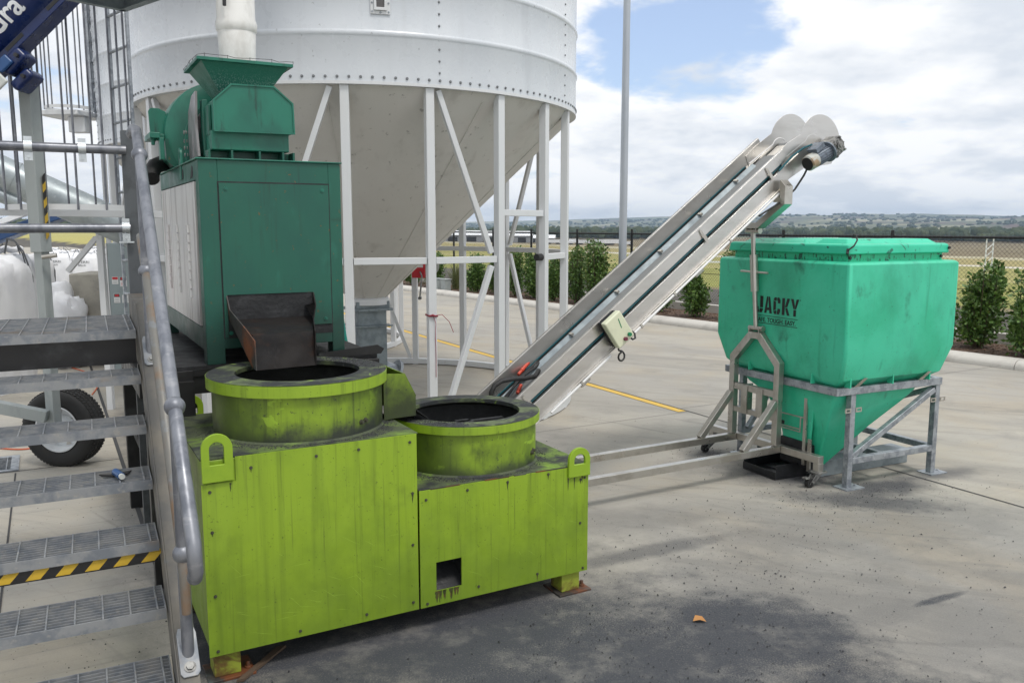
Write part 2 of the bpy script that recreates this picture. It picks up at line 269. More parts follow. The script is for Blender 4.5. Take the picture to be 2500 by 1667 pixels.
    def ringprism(s, outer, inner, off):
        n = len(outer); off = vec(off); o1 = [vec(p) for p in outer]; i1 = [vec(p) for p in inner]
        vs = o1 + i1 + [p + off for p in o1] + [p + off for p in i1]; fs = []
        for k in range(n):
            j = (k + 1) % n
            fs += [(k, j, n + j, n + k), (2 * n + k, 3 * n + k, 3 * n + j, 2 * n + j), (k, 2 * n + k, 2 * n + j, j), (n + k, n + j, 3 * n + j, 3 * n + k)]
        s.add(vs, fs); return s
    def loft(s, secs, cap=True):
        """secs: (x0,x1,y0,y1,z) rectangles"""
        vs = []; fs = []
        for x0, x1, y0, y1, z in secs: vs += [(x0, y0, z), (x1, y0, z), (x1, y1, z), (x0, y1, z)]
        for i in range(len(secs) - 1):
            for k in range(4): fs.append((i * 4 + k, i * 4 + (k + 1) % 4, i * 4 + 4 + (k + 1) % 4, i * 4 + 4 + k))
        if cap: fs += [(3, 2, 1, 0), tuple((len(secs) - 1) * 4 + k for k in range(4))]
        s.add(vs, fs); return s
    def sphere(s, c, r, seg=16, rings=10, sc=(1, 1, 1)):
        c = vec(c); vs = []; fs = []
        for i in range(rings + 1):
            t = PI * i / rings
            for k in range(seg):
                a = 2 * PI * k / seg; vs.append(c + Vector((math.sin(t) * math.cos(a) * r * sc[0], math.sin(t) * math.sin(a) * r * sc[1], math.cos(t) * r * sc[2])))
        for i in range(rings):
            for k in range(seg): fs.append((i * seg + k, i * seg + seg + k, i * seg + seg + (k + 1) % seg, i * seg + (k + 1) % seg))
        s.add(vs, fs); return s
    def bolt(s, p, n_, r=.012, h=.01, washer=True):
        p, n_ = vec(p), vec(n_).normalized()
        if washer: s.tube(p, p + n_ * h * .3, r * 1.5, 12)
        s.tube(p, p + n_ * h, r, 6); return s
    def build(s, name, m, parent=None, bevel=0, smooth=True, angle=35, seg=2, origin=None):
        wv = [s.fr.m @ Vector(v) for v in s.v]
        pm = T[parent.name] if parent else None
        if pm is not None:
            inv = pm.inverted(); loc = [inv @ v for v in wv]; tm = pm
        elif origin is not None:
            tm = Matrix.Translation(Vector(origin)); inv = tm.inverted(); loc = [inv @ v for v in wv]
        else:
            n = len(wv); c = sum(wv, Vector()) / n; zmin = min(v.z for v in wv)
            tm = s.fr.m.copy(); tm.translation = Vector((c.x, c.y, zmin)); inv = tm.inverted(); loc = [inv @ v for v in wv]
        me = bpy.data.meshes.new(name); me.from_pydata([tuple(v) for v in loc], [], s.f)
        ms = m if isinstance(m, (list, tuple)) else [m]
        for x in ms: me.materials.append(x)
        if len(ms) > 1: me.polygons.foreach_set('material_index', s.mi)
        import bmesh
        bm = bmesh.new(); bm.from_mesh(me); bmesh.ops.recalc_face_normals(bm, faces=bm.faces); bm.to_mesh(me); bm.free()
        if smooth:
            me.polygons.foreach_set('use_smooth', [True] * len(me.polygons)); me.set_sharp_from_angle(angle=R(angle))
        me.update(); o = bpy.data.objects.new(name, me); COL.objects.link(o)
        if parent: o.parent = parent; T[o.name] = tm
        else: o.matrix_world = tm; T[o.name] = tm
        if bevel:
            md = o.modifiers.new('bevel', 'BEVEL'); md.width = bevel; md.segments = seg; md.limit_method = 'ANGLE'; md.angle_limit = R(40); md.harden_normals = True
        return o
def thing(name, label, cat, fr=WORLD, at=(0, 0, 0), group=None):
    o = bpy.data.objects.new(name, None); COL.objects.link(o); o.empty_display_size = .2
    tm = fr.m @ Matrix.Translation(Vector(at)); o.matrix_world = tm; T[o.name] = tm
    return tag(o, label, cat, group)
def tag(o, label=None, cat=None, group=None, kind=None):
    if label: o['label'] = label
    if cat: o['category'] = cat
    if group: o['group'] = group
    if kind: o['kind'] = kind
    return o
BOLTS = {}
def bolt_parts(items, m, parent, fr=WORLD, name='bolt', limit=100):
    """items: (p, n, r, h). Each screw is a part of its own (shared mesh); past the limit the farthest ones are one mesh."""
    items = sorted(items, key=lambda q: ((fr.m @ Vector(q[0])) - Vector((0, 0, 2))).length)
    inv = T[parent.name].inverted()
    for p, n_, r_, h in items[:limit]:
        key = (r_, h, m.name)
        if key not in BOLTS:
            g = MB(); g.bolt((0, 0, 0), (0, 0, 1), r_, h); me = bpy.data.meshes.new(name); me.from_pydata(g.v, [], g.f); me.materials.append(m); BOLTS[key] = me
        o = bpy.data.objects.new(name, BOLTS[key]); COL.objects.link(o); o.parent = parent
        nw = (fr.m.to_3x3() @ Vector(n_)).normalized(); o.matrix_local = inv @ (Matrix.Translation(fr.m @ Vector(p)) @ nw.to_track_quat('Z', 'Y').to_matrix().to_4x4())
    if items[limit:]:
        g = MB(fr)
        for p, n_, r_, h in items[limit:]: g.bolt(p, n_, r_, h)
        g.build(name + 's', m, parent)['kind'] = 'stuff'
def copytree(o, loc, rz=0, sc=1.0, label=None):
    c = o.copy(); COL.objects.link(c); c.matrix_world = Matrix.Translation(Vector(loc)) @ Matrix.Rotation(rz, 4, 'Z') @ (Matrix.Scale(sc, 4) if not hasattr(sc, '__len__') else Matrix.Diagonal((sc[0], sc[1], sc[2], 1)))
    if label: c['label'] = label
    for ch in o.children:
        d = ch.copy(); COL.objects.link(d); d.parent = c
        for g in ch.children: e = g.copy(); COL.objects.link(e); e.parent = d
    return c
def arc(cx, cz, r, a0, a1, n, fix):
    """points of an arc in a vertical plane: fix(x, z) -> 3D"""
    return [fix(cx + r * math.cos(a0 + (a1 - a0) * i / n), cz + r * math.sin(a0 + (a1 - a0) * i / n)) for i in range(n + 1)]

# ================================================================== SETTING
K0 = Vector((-4.06, 27.3)); KD = Vector((.579, -.815)).normalized(); KN = Vector((-KD.y, KD.x))
KF = Fr(K0.x, K0.y, (KD.x, KD.y))        # x along the kerb towards the right, y away from the yard
def ground_material(name, base, tint, spots, speck=.5, streak=.3):
    m = bpy.data.materials.new(name); m.use_nodes = True; t = m.node_tree; L = t.links.new
    b = t.nodes['Principled BSDF']; b.inputs['Roughness'].default_value = .82; b.inputs['Specular IOR Level'].default_value = .3
    tc = N(t, 'ShaderNodeTexCoord'); P = tc.outputs['Object']
    def noi(scale, det=6, rough=.6, loc=(0, 0, 0), dist=0.0, rot=0.0):
        mp = N(t, 'ShaderNodeMapping'); mp.inputs['Location'].default_value = loc; mp.inputs['Rotation'].default_value = (0, 0, 0); mp.inputs['Scale'].default_value = scale if hasattr(scale, '__len__') else (scale,) * 3
        if rot:
            m0 = N(t, 'ShaderNodeMapping'); m0.inputs['Rotation'].default_value = (0, 0, rot); L(P, m0.inputs[0]); L(m0.outputs[0], mp.inputs[0])
        else: L(P, mp.inputs[0])
        n = N(t, 'ShaderNodeTexNoise'); n.inputs['Scale'].default_value = 1; n.inputs['Detail'].default_value = det; n.inputs['Roughness'].default_value = rough; n.inputs['Distortion'].default_value = dist
        L(mp.outputs[0], n.inputs['Vector']); return n.outputs['Fac']
    def mr(v, a, b_, c=0., d=1.):
        x = N(t, 'ShaderNodeMapRange', interpolation_type='SMOOTHSTEP'); L(v, x.inputs[0]); x.inputs[1].default_value = a; x.inputs[2].default_value = b_; x.inputs[3].default_value = c; x.inputs[4].default_value = d; return x.outputs[0]
    def mix(f, a, b_):
        x = N(t, 'ShaderNodeMix', data_type='RGBA'); L(f, x.inputs[0])
        if isinstance(a, tuple): x.inputs[6].default_value = c4(a)
        else: L(a, x.inputs[6])
        x.inputs[7].default_value = c4(b_); return x.outputs[2]
    def mth(op, a, b_):
        x = N(t, 'ShaderNodeMath', operation=op)
        for i, q in enumerate((a, b_)):
            if isinstance(q, (int, float)): x.inputs[i].default_value = q
            else: L(q, x.inputs[i])
        return x.outputs[0]
    c = mix(mr(noi(.35, 5), .38, .64), base, tint); c = mix(mr(noi(.6, 7, .6, (4, 4, 0), .5), .46, .66, 0, .6), c, (base[0] * 1.12, base[1] * 1.02, base[2] * .86))
    c = mix(mr(noi((.22, 1.5, 1), 7, .62, (3, 1, 0), .6, .5), .44, .74, 0, .75), c, tuple(x * .74 for x in base))
    c = mix(mr(noi(1.7, 8, .65, (9, 2, 0)), .50, .74, 0, .6), c, tuple(x * .66 for x in base))
    c = mix(mr(noi((1.2, 26, 1), 4, .5, (0, 0, 0), 0, -PI / 2 + A), .5, .8, 0, streak), c, tuple(x * .72 for x in base))
    c = mix(mr(noi((.5, 5, 1), 6, .6, (11, 3, 0), .9, .25), .56, .70, 0, .4), c, tuple(x * .62 for x in base))
    c = mix(mr(noi((.35, 9, 1), 5, .55, (1, 8, 0), .5, .75), .60, .72, 0, .4), c, tuple(x * .58 for x in base))
    c = mix(mr(noi(42, 3, .5, (2, 2, 0)), .68, .74, 0, speck), c, (.05, .05, .055))
    mask = None; nz = noi(1.3, 10, .68, (5, 5, 0), .2); nf = noi(7, 6, .7, (1, 5, 0))
    for cx, cy, rx, ry, rot, st in spots:
        mp = N(t, 'ShaderNodeMapping', vector_type='TEXTURE'); mp.inputs['Location'].default_value = (cx, cy, 0); mp.inputs['Rotation'].default_value = (0, 0, rot); mp.inputs['Scale'].default_value = (rx, ry, 1)
        L(P, mp.inputs[0]); ln = N(t, 'ShaderNodeVectorMath', operation='LENGTH'); L(mp.outputs[0], ln.inputs[0])
        d = mth('ADD', ln.outputs['Value'], mth('MULTIPLY', mth('SUBTRACT', nz, .5), 1.7)); d = mth('ADD', d, mth('MULTIPLY', mth('SUBTRACT', nf, .5), .8))
        v = mr(d, 1.65, .35, 0, st); mask = v if mask is None else mth('MAXIMUM', mask, v)
    if mask is not None:
        grain = mr(noi(120, 5, .7, (7, 1, 0)), .30, .60, .78, 1.2); mask = mth('MINIMUM', mth('MULTIPLY', mask, grain), .97)
        mask = mth('MULTIPLY', mask, mr(noi(3.2, 9, .7, (2, 9, 0)), .70, .48, .72, 1.0)); c = mix(mask, c, (.040, .044, .054))
    L(c, b.inputs['Base Color'])
    bp = N(t, 'ShaderNodeBump'); bp.inputs['Strength'].default_value = .35; bp.inputs['Distance'].default_value = .006; L(noi(35, 5, .7), bp.inputs['Height']); L(bp.outputs[0], b.inputs['Normal'])
    return m
def ML(u_, v_): q = MF.p(u_, v_); return q.x, q.y
rotm = PI / 2 - A
spots = [ML(1.05, -.15) + (1.35, .45, rotm, .97), ML(.6, .5) + (1.5, .8, rotm, .96), (.55, 3.45, 1.3, .8, .2, .97), (1.15, 3.9, .75, .5, -.3, .95), (1.5, 3.4, .7, .4, 0, .9), (.0, 2.8, 1.0, .5, 0, .75),
         ML(2.6, -.35) + (1.0, .35, rotm, .4), (2.55, 5.95, .6, .22, -.2, .75), (2.3, 6.6, .6, .3, -.3, .8), (1.76, 7.25, .22, .14, 0, .7), (2.9, 6.3, .5, .2, .6, .8), (3.5, 6.65, .35, .12, .4, .6), (2.3, 5.3, .7, .2, .3, .3),
         (1.9, 4.1, .8, .16, .5, .45), (3.0, 4.6, .5, .12, .2, .35), (2.6, 3.7, .7, .3, .4, .28), (1.7, 3.9, 1.8, 1.3, .2, .38), (3.2, 4.6, 1.8, 1.0, .3, .26), (2.4, 5.4, 1.4, .5, .2, .36), (.9, 3.1, 1.5, .9, 0, .85), (3.6, 3.3, 1.2, .5, .1, .3), (1.0, 5.6, .9, .25, .3, .3), (4.6, 5.6, .8, .2, .2, .25), (2.31, 4.32, .26, .035, .45, .85), (3.3, 4.9, .3, .12, .2, .55), (3.7, 5.3, .28, .1, -.2, .5), (.75, 4.95, .9, .1, .45, .6), (.2, 7.6, 1.0, .5, .3, .22), (3.9, 9.5, 1.6, .35, -.3, .14), (2.2, 12.5, 2.2, .4, -.5, .14), (6.2, 8.0, 1.6, .3, -.4, .14), (-1.5, 8.6, .5, .6, 0, .5), ML(.25, 3.4) + (.3, 2.2, rotm, .75), ML(.2, 5.2) + (.25, 1.0, rotm, .6), (-1.9, 9.2, .8, .5, 0, .5)]
m_ground = ground_material('yard concrete', (.335, .320, .290), (.385, .36, .31), spots, .8, .25)
m_slab = ground_material('broomed concrete', (.40, .385, .35), (.44, .41, .35), [ML(-.5, .6) + (.5, .2, rotm, .18), ML(-.15, .9) + (.15, .9, rotm, .35), ML(-.1, 2.6) + (.12, 1.4, rotm, .4)], .8, .75)
g = MB(KF); g.add([(-70, -90, 0), (70, -90, 0), (70, 0.02, 0), (-70, 0.02, 0)], [(0, 1, 2, 3)])
tag(g.build('ground', m_ground, origin=(0, 0, 0)), kind='structure')
g = MB(MF); g.add([(-7, -6, .004), (-.07, -6, .004), (-.07, 12.5, .004), (-7, 12.5, .004)], [(0, 1, 2, 3)])
tag(g.build('ground_slab', m_slab, origin=(0, 0, 0)), kind='structure')
m_joint = mat('dark joint filler', (.05, .05, .052), .8)
g = MB(MF)
def strip(p, q, wd, z): 
    p = Vector(p); q = Vector(q); d = (q - p).normalized(); n_ = Vector((-d.y, d.x)) * wd / 2
    g.add([(p.x + n_.x, p.y + n_.y, z), (q.x + n_.x, q.y + n_.y, z), (q.x - n_.x, q.y - n_.y, z), (p.x - n_.x, p.y - n_.y, z)], [(0, 1, 2, 3)])
def lm(x, y): q = MF.m.inverted() @ Vector((x, y, 0)); return (q.x, q.y)
jl = lm(1.99, 8.87)
strip((jl[0], -4), (jl[0], 22), .016, .004)
strip((-.06, -3), (-.06, 12.5), .03, .006)
strip((-.85, 4.1), (-.85, -3), .012, .0075)
strip((-7, 4.16), (-.07, 4.16), .01, .0076)
strip((2.2, lm(.1, 7.9)[1] + .05), (jl[0] - .01, lm(.1, 7.9)[1] + .05), .005, .0042)
strip((jl[0] + .01, 3.4), (14, 3.4), .006, .0042)
tag(g.build('expansion_joint', m_joint, smooth=False), kind='structure')
g = MB(MF); strip((jl[0] - .07, jl[1] + .15), (jl[0] - .07, jl[1] + 14), .10, .0045)
tag(g.build('yellow_line', mat('worn yellow line', (.62, .40, .06), .7, 0, [((.50, .36, .12), 5, .5, .7, .7), ((.37, .34, .28), 25, .60, .7, .8)]), smooth=False), kind='structure')
# kerb of cast lengths, garden bed, low back wall
g = MB(KF)
prof = [(0, 0), (0, .045), (.02, .085), (.06, .115), (.12, .13), (.30, .135), (.30, 0)]
x = -48.0
while x < 40:
    a_, b_ = x + .006, x + 2.4 - .006
    g.prism([(a_, p[0], p[1]) for p in prof], (b_ - a_, 0, 0)); x += 2.4
tag(g.build('kerb', M['concrete_kerb'], angle=50), kind='structure')
m_mulch = mat('bark mulch', (.10, .06, .04), .9, 0, [((.20, .13, .09), 26, .45, .62, .9), ((.03, .022, .018), 14, .5, .66, .8), ((.30, .17, .10), 40, .64, .7, .8)], (30, .9, .03))
g = MB(KF); g.add([(-48, .29, .10), (40, .29, .10), (40, 1.66, .13), (-48, 1.66, .13)], [(0, 1, 2, 3)])
tag(g.build('garden_bed', m_mulch, smooth=False), kind='structure')
g = MB(KF); random.seed(3)
for i in range(5000):
    x = random.uniform(-3, 23); y = random.uniform(.3, 1.55); z = .10 + .03 * (y - .29) / 1.37 + .008; a_ = random.uniform(0, PI); l = random.uniform(.012, .035)
    dx_, dy_ = math.cos(a_) * l, math.sin(a_) * l; t_ = random.uniform(-.01, .012)
    g.add([(x - dx_, y - dy_, z), (x + dy_ * .3, y - dx_ * .3, z + .012), (x + dx_, y + dy_, z + t_ + .008), (x - dy_ * .3, y + dx_ * .3, z + .002)], [(0, 1, 2, 3)])
tag(g.build('bark_chips', m_mulch, smooth=False), 'reddish bark chips spread along the hedge bed', 'mulch', kind='stuff')
g = MB(KF); g.box(-48, 40, 1.66, 1.80, 0, .30)
tag(g.build('garden_wall', M['concrete_kerb'], bevel=.01), 'low pale concrete edging wall behind the row of shrubs', 'wall')

# terrain beyond the fence
def zs(s):
    tb = [(-400, -.6), (0, -.25), (1.7, -.1), (2.2, .06), (5, .1), (9, -.1), (16, -.7), (40, -1.9), (100, -3.6), (200, -6.2), (400, -11), (700, -15.5), (1000, -17.5), (1500, -17), (2200, -12), (3200, 12), (4200, 52), (5200, 92), (6200, 104), (9000, 70)]
    for (a_, za), (b_, zb) in zip(tb, tb[1:]):
        if s <= b_: f = max(0, (s - a_) / (b_ - a_)); return za + (zb - za) * f
    return 40
def tz(x, y):
    s = (x - K0.x) * KN.x + (y - K0.y) * KN.y; z = zs(s); d = math.hypot(x, y)
    if d > 1500:
        az = math.atan2(x, y); f = min(1, (d - 1500) / 2500)
        h = .55 + .45 * math.exp(-((az - .27) / .20) ** 2) - .55 * max(0, min(1, (-az - .12) / .3)) + .22 * noise.noise(Vector((az * 9, d / 1500, 0))) + .1 * noise.noise(Vector((az * 30, d / 700, 3)))
        z = z * (1 - f) + f * (z * h if z > 0 else z) + f * 9 * noise.noise(Vector((x / 900, y / 900, 1)))
    return z
pale, brown, green_, dgrey, runway, olive, dark = (.30, .285, .19), (.17, .14, .085), (.235, .24, .075), (.105, .098, .088), (.52, .49, .42), (.11, .12, .075), (.06, .075, .045)
def tcol(x, y):
    s = (x - K0.x) * KN.x + (y - K0.y) * KN.y; d = math.hypot(x, y); az = math.atan2(x, y); n1 = noise.noise(Vector((x / 30, y / 30, 0))); n2 = noise.fractal(Vector((az * 12, math.log(max(d, 1)) * 9, 5)), 1, 2, 4)
    if az < -.2 and s > 3:
        if d < 900: return (.36, .33, .12)
        return (.20, .20, .09)
    if s < 13 + 1.5 * n1: return dgrey
    if s < 17 + n1: return (.20, .17, .10)
    if s < 55 + 6 * n1: return green_
    if s < 62: return (.34, .31, .14)
    if s < 120 + 8 * n1: return (.28, .265, .10)
    if s < 132: return runway
    if s < 230 + 30 * n2: return (.30, .26, .12)
    if s < 280: return (.40, .37, .26)
    if d < 1500: return tuple(a_ + (b_ - a_) * max(0, min(1, .5 + n2)) for a_, b_ in zip(brown, (.21, .175, .11)))
    f = n2 + (.15 if az < .1 else 0)
    if f > .30: return pale
    if f < -.35: return (.12, .08, .065)
    return olive if f < .02 else (.155, .16, .095)
az0, az1, na = R(-62), R(62), 240; ds = [8.0]
while ds[-1] < 9000: ds.append(ds[-1] * 1.045)
vs = []; fs = []; cols = []
for d in ds:
    for i in range(na + 1):
        a_ = az0 + (az1 - az0) * i / na; x, y = d * math.sin(a_), d * math.cos(a_); vs.append((x, y, tz(x, y))); cols.append(tcol(x, y))
for j in range(len(ds) - 1):
    for i in range(na):
        k = j * (na + 1) + i; fs.append((k, k + 1, k + na + 2, k + na + 1))
me = bpy.data.meshes.new('terrain'); me.from_pydata(vs, [], fs); at_ = me.color_attributes.new('Col', 'FLOAT_COLOR', 'POINT')
for i, c in enumerate(cols): at_.data[i].color = (c[0], c[1], c[2], 1)
me.polygons.foreach_set('use_smooth', [True] * len(me.polygons))
mt = bpy.data.materials.new('fields'); mt.use_nodes = True; t = mt.node_tree; b = t.nodes['Principled BSDF']; b.inputs['Roughness'].default_value = .95; b.inputs['Specular IOR Level'].default_value = .1
ca = N(t, 'ShaderNodeAttribute', attribute_name='Col'); tc = N(t, 'ShaderNodeTexCoord'); nn = N(t, 'ShaderNodeTexNoise'); nn.inputs['Scale'].default_value = 1.3; nn.inputs['Detail'].default_value = 9; nn.inputs['Roughness'].default_value = .7; t.links.new(tc.outputs['Object'], nn.inputs['Vector'])
mr_ = N(t, 'ShaderNodeMapRange'); mr_.inputs[1].default_value = .3; mr_.inputs[2].default_value = .7; mr_.inputs[3].default_value = .6; mr_.inputs[4].default_value = 1.35; t.links.new(nn.outputs['Fac'], mr_.inputs[0])
sc_ = N(t, 'ShaderNodeVectorMath', operation='SCALE'); t.links.new(ca.outputs['Color'], sc_.inputs[0]); t.links.new(mr_.outputs[0], sc_.inputs['Scale']); t.links.new(sc_.outputs[0], b.inputs['Base Color'])
me.materials.append(mt); to = bpy.data.objects.new('terrain', me); COL.objects.link(to); tag(to, kind='structure')

# far woods: thousands of small ragged crowns in one mesh
import bmesh
m_wood = mat('far eucalypt wood', (.036, .052, .030), .9, 0, [((.075, .09, .045), .05, .4, .6, .9), ((.028, .04, .024), .35, .5, .65, .8)], None, 0, .1)
random.seed(11)
def blobs():
    bs = []
    for k in range(4):
        bm = bmesh.new(); bmesh.ops.create_icosphere(bm, subdivisions=2, radius=1)
        for v in bm.verts:
            n_ = noise.noise(v.co * 1.9 + Vector((k * 7, 0, 0))); v.co *= 1 + .55 * n_; v.co.z = max(v.co.z, -.55)
        bs.append(([v.co.copy() for v in bm.verts], [tuple(v.index for v in f.verts) for f in bm.faces])); bm.free()
    return bs
BL = blobs(); g = MB(WORLD)
def crown(x, y, r_, h):
    z = tz(x, y); vs, fs = random.choice(BL); a_ = random.uniform(0, 6.28); ca_, sa_ = math.cos(a_), math.sin(a_)
    g.add([(x + (v.x * ca_ - v.y * sa_) * r_, y + (v.x * sa_ + v.y * ca_) * r_, z + h * .45 + v.z * h * .55) for v in vs], fs)
for i in range(2600):       # the belt in the valley
    a_ = random.uniform(-.62, .62); d = random.uniform(1150, 1700) if random.random() < .8 else random.uniform(1700, 2400)
    if noise.noise(Vector((a_ * 6, d / 500, 9))) < -.28: continue
    crown(d * math.sin(a_), d * math.cos(a_), random.uniform(6, 11), random.uniform(9, 19))
for i in range(3000):       # scattered on the hills, thick along the ridges
    a_ = random.uniform(-.62, .62); d = random.uniform(2500, 5600)
    if noise.noise(Vector((a_ * 14, d / 420, 2))) < .10 and random.random() > .12: continue
    crown(d * math.sin(a_), d * math.cos(a_), random.uniform(5, 11), random.uniform(7, 13))
for i in range(420):
    a_ = random.uniform(-.62, .62); d = random.uniform(5300, 6200)
    crown(d * math.sin(a_), d * math.cos(a_), random.uniform(8, 18), random.uniform(8, 15))
tag(g.build('woodland', m_wood, angle=80, origin=(0, 0, 0)), 'dark belts of trees in the valley and on the far hills', 'woodland', kind='stuff')

def from_px(px, d): return ((px - 1250) / 2069.0) * d      # X at distance d under a photo column
# airfield sheds and parked trailers
def shed(x, y, wd, dp, hh, label, col='roof'):
    z = tz(x, y) - .3; fr = Fr(x, y, (1, -.12)); t = thing('shed', label, 'shed', fr, (0, 0, z), 'sheds across the airfield')
    MB(fr).box(-wd / 2, wd / 2, 0, dp, z, z + hh * .6).build('wall', M['shed_wall'], t)
    rf = MB(fr); rf.prism([(-wd / 2 - .5, -.6, z + hh * .6), (-wd / 2 - .5, dp / 2, z + hh), (-wd / 2 - .5, dp + .6, z + hh * .6)], (wd + 1, 0, 0)); rf.build('roof', M[col], t)
    n_ = max(2, int(wd / 12))
    for i in range(n_): x0 = -wd / 2 + (i + .25) * wd / n_; MB(fr).box(x0, x0 + wd / n_ * .5, -.15, -.02, z + .3, z + hh * .45).build('door', M['black_steel'], t)
D1 = 620
shed(from_px(1105, D1), D1, 42, 24, 8.2, 'long pale roofed shed across the airfield, left of the wide one')
shed(from_px(1235, D1), D1 + 10, 36, 24, 8.6, 'widest pale roofed shed with dark doors across the airfield')
shed(from_px(1320, D1), D1 + 40, 24, 14, 6.5, 'small shed across the airfield at the right end of the shed row')
random.seed(5)
tr0 = None
for i, (px, ln_, h_) in enumerate([(1352, 8, 2.8), (1384, 9, 2.2), (1402, 6, 3.4), (1432, 11, 2.9), (1456, 9, 2.7), (1478, 13, 3.4), (1502, 14, 3.6), (1530, 8, 2.5)]):
    d = 520 + random.uniform(-12, 12); x = from_px(px, d); z = tz(x, d)
    if tr0 is None:
        fr = Fr(x, d, (1, .05)); t = thing('parked_trailer', 'leftmost white trailer of the row parked across the airfield', 'trailer', fr, (0, 0, z), 'white trailers parked across the airfield')
        MB(fr).box(-.5, .5, 0, .3, z + .35, z + 1).build('body', M['white_metal'], t)
        for q in (-.35, .3): MB(fr).tube((q, -.01, z + .17), (q, .03, z + .17), .17, 10).build('wheel', M['tyre'], t)
        tr0 = t; t.scale = (ln_, 8, h_)
    else: copytree(tr0, (x, d, z), .05, (ln_, 8, h_), 'white trailer across the airfield, %s from the left in its row' % ['', 'second', 'third', 'fourth', 'fifth', 'sixth', 'seventh', 'eighth'][i])
bpy.context.view_layer.update()

# chain link fence on the garden's far side
ft = thing('chain_link_fence', 'black chain link fence with barbed top running behind the shrub hedge', 'fence', KF, (8, 2.0, .0))
posts = [-16, -13.5, -11, -8.6, -6.3, -4.0, -1.9, .9, 3.2, 5.15, 7.2, 9.3, 11.5, 13.75, 16.1, 18.5, 20.8, 23, 25.3]
for px in posts: MB(KF).tube((px, 2.0, 0), (px, 2.0, 1.93), .032, 10).build('post', M['pvc_black'], ft)
MB(KF).tube((-18, 2.0, 1.82), (27, 2.0, 1.82), .022, 8).build('top_rail', M['pvc_black'], ft)
MB(KF).tube((-18, 2.0, .95), (27, 2.0, .95), .006, 5).tube((-18, 2.0, .16), (27, 2.0, .16), .006, 5).build('tension_wire', M['pvc_black'], ft)
g = MB(KF); pitch = .052; H_ = 1.74; z0 = .14; x = -18.0
def wire(p, q, r_=.0022):
    p = Vector(p); q = Vector(q); d = (q - p).normalized(); a_ = d.cross(Vector((0, 1, 0))) * r_
    o_ = Vector((0, r_, 0)); g.add([p + a_, p - a_ * .5 + o_, p - a_ * .5 - o_, q + a_, q - a_ * .5 + o_, q - a_ * .5 - o_], [(0, 1, 4, 3), (1, 2, 5, 4), (2, 0, 3, 5)])
while x < 27:
    wire((x, 1.972, z0), (x + H_, 1.972, z0 + H_)); wire((x + H_, 1.976, z0), (x, 1.976, z0 + H_)); wire((x, 1.972, z0 + H_), (x + .014, 1.972, z0 + H_ + .035)); x += pitch * math.sqrt(2)
g.build('chain_mesh', M['pvc_black'], ft, smooth=False)

# light pole
t = thing('light_pole', 'tall pale grey steel pole standing in the hedge behind the conveyor', 'light pole', WORLD, (2.66, 20.3, .1))
MB().tube((2.66, 20.3, .1), (2.66, 20.3, 12), .098, 24, r2=.07).build('pole', mat('pale galvanised pole', (.42, .45, .49), .45, .4, [((.33, .36, .40), (3, 3, .6), .4, .7, .6)]), t)
g = MB(); g.box(2.46, 2.86, 20.1, 20.5, .1, .12)
for a_ in (-1, 1):
    for b_ in (-1, 1): g.bolt((2.66 + a_ * .15, 20.3 + b_ * .15, .12), (0, 0, 1), .018, .03)
g.build('base_plate', M['galv'], t)

# shrubs: two leafy prototypes, the others are copies
def leafs(g, n, shape, size, seed):
    random.seed(seed)
    for i in range(n):
        p, nrm = shape(); l = size * random.uniform(.6, 1.25); wd = l * random.uniform(.28, .4)
        d = (nrm + Vector((random.gauss(0, .5), random.gauss(0, .5), random.gauss(.35, .5)))).normalized(); s_ = d.cross(Vector((random.gauss(0, 1), random.gauss(0, 1), random.gauss(0, 1)))).normalized(); up_ = d.cross(s_)
        g.add([p, p + d * l * .5 + s_ * wd + up_ * l * .08, p + d * l, p + d * l * .5 - s_ * wd + up_ * l * .08], [(0, 1, 2, 3)])
def make_shrub(name, label, h, rad, n, seed, at, spikes=9, leaf=.075):
    random.seed(seed); fr = Fr(at[0], at[1], (1, 0)); t = thing(name, label, 'shrub', fr, (0, 0, at[2]), 'shrubs of the hedge along the fence'); z0 = at[2]
    stems = []
    for i in range(26):
        a_ = random.uniform(0, 6.28); r_ = rad * random.uniform(.15, .8); hh = h * random.uniform(.55, .95) * (1 - .3 * r_ / rad); stems.append((Vector((math.cos(a_) * rad * .12, math.sin(a_) * rad * .12, 0)), Vector((math.cos(a_) * r_, math.sin(a_) * r_, hh))))
    for i in range(spikes):
        a_ = random.uniform(0, 6.28); r_ = rad * random.uniform(.1, .75); stems.append((Vector((math.cos(a_) * r_ * .5, math.sin(a_) * r_ * .5, h * .4)), Vector((math.cos(a_) * r_, math.sin(a_) * r_, h * random.uniform(.98, 1.18)))))
    tw = MB(fr)
    for p, q in stems: m_ = (p + q) / 2 + Vector((q.x * .15, q.y * .15, 0)); tw.path([p + Vector((0, 0, z0)), m_ + Vector((0, 0, z0)), q + Vector((0, 0, z0))], [.009, .006, .003], 4)
    tw.build('stem', M['twig'], t)
    lf = MB(fr)
    def shape():
        p, q = random.choice(stems); f = random.uniform(.12, 1.02) ** .8; c = p.lerp(q, f) + Vector((q.x, q.y, 0)) * .15 * math.sin(f * PI)
        sp_ = rad * .22 * (1.05 - .72 * f); o_ = Vector((random.gauss(0, sp_), random.gauss(0, sp_), random.gauss(0, sp_ * .8))); 
        if c.z + o_.z < .03: o_.z = abs(o_.z)
        return c + o_ + Vector((0, 0, z0)), (o_.normalized() if o_.length > 0 else Vector((0, 0, 1)))
    leafs(lf, n, shape, leaf, seed); lf.build('foliage', M['leaf'], t, smooth=False); return t
def kp(t_, s_, z=.11): q = KF.p(t_, s_, z); return (q.x, q.y, z)
sA = make_shrub('hedge_shrub', 'leafy shrub just right of the green bin with bare mulch on its right', 1.12, .44, 4200, 21, kp(18.2, 1.0))
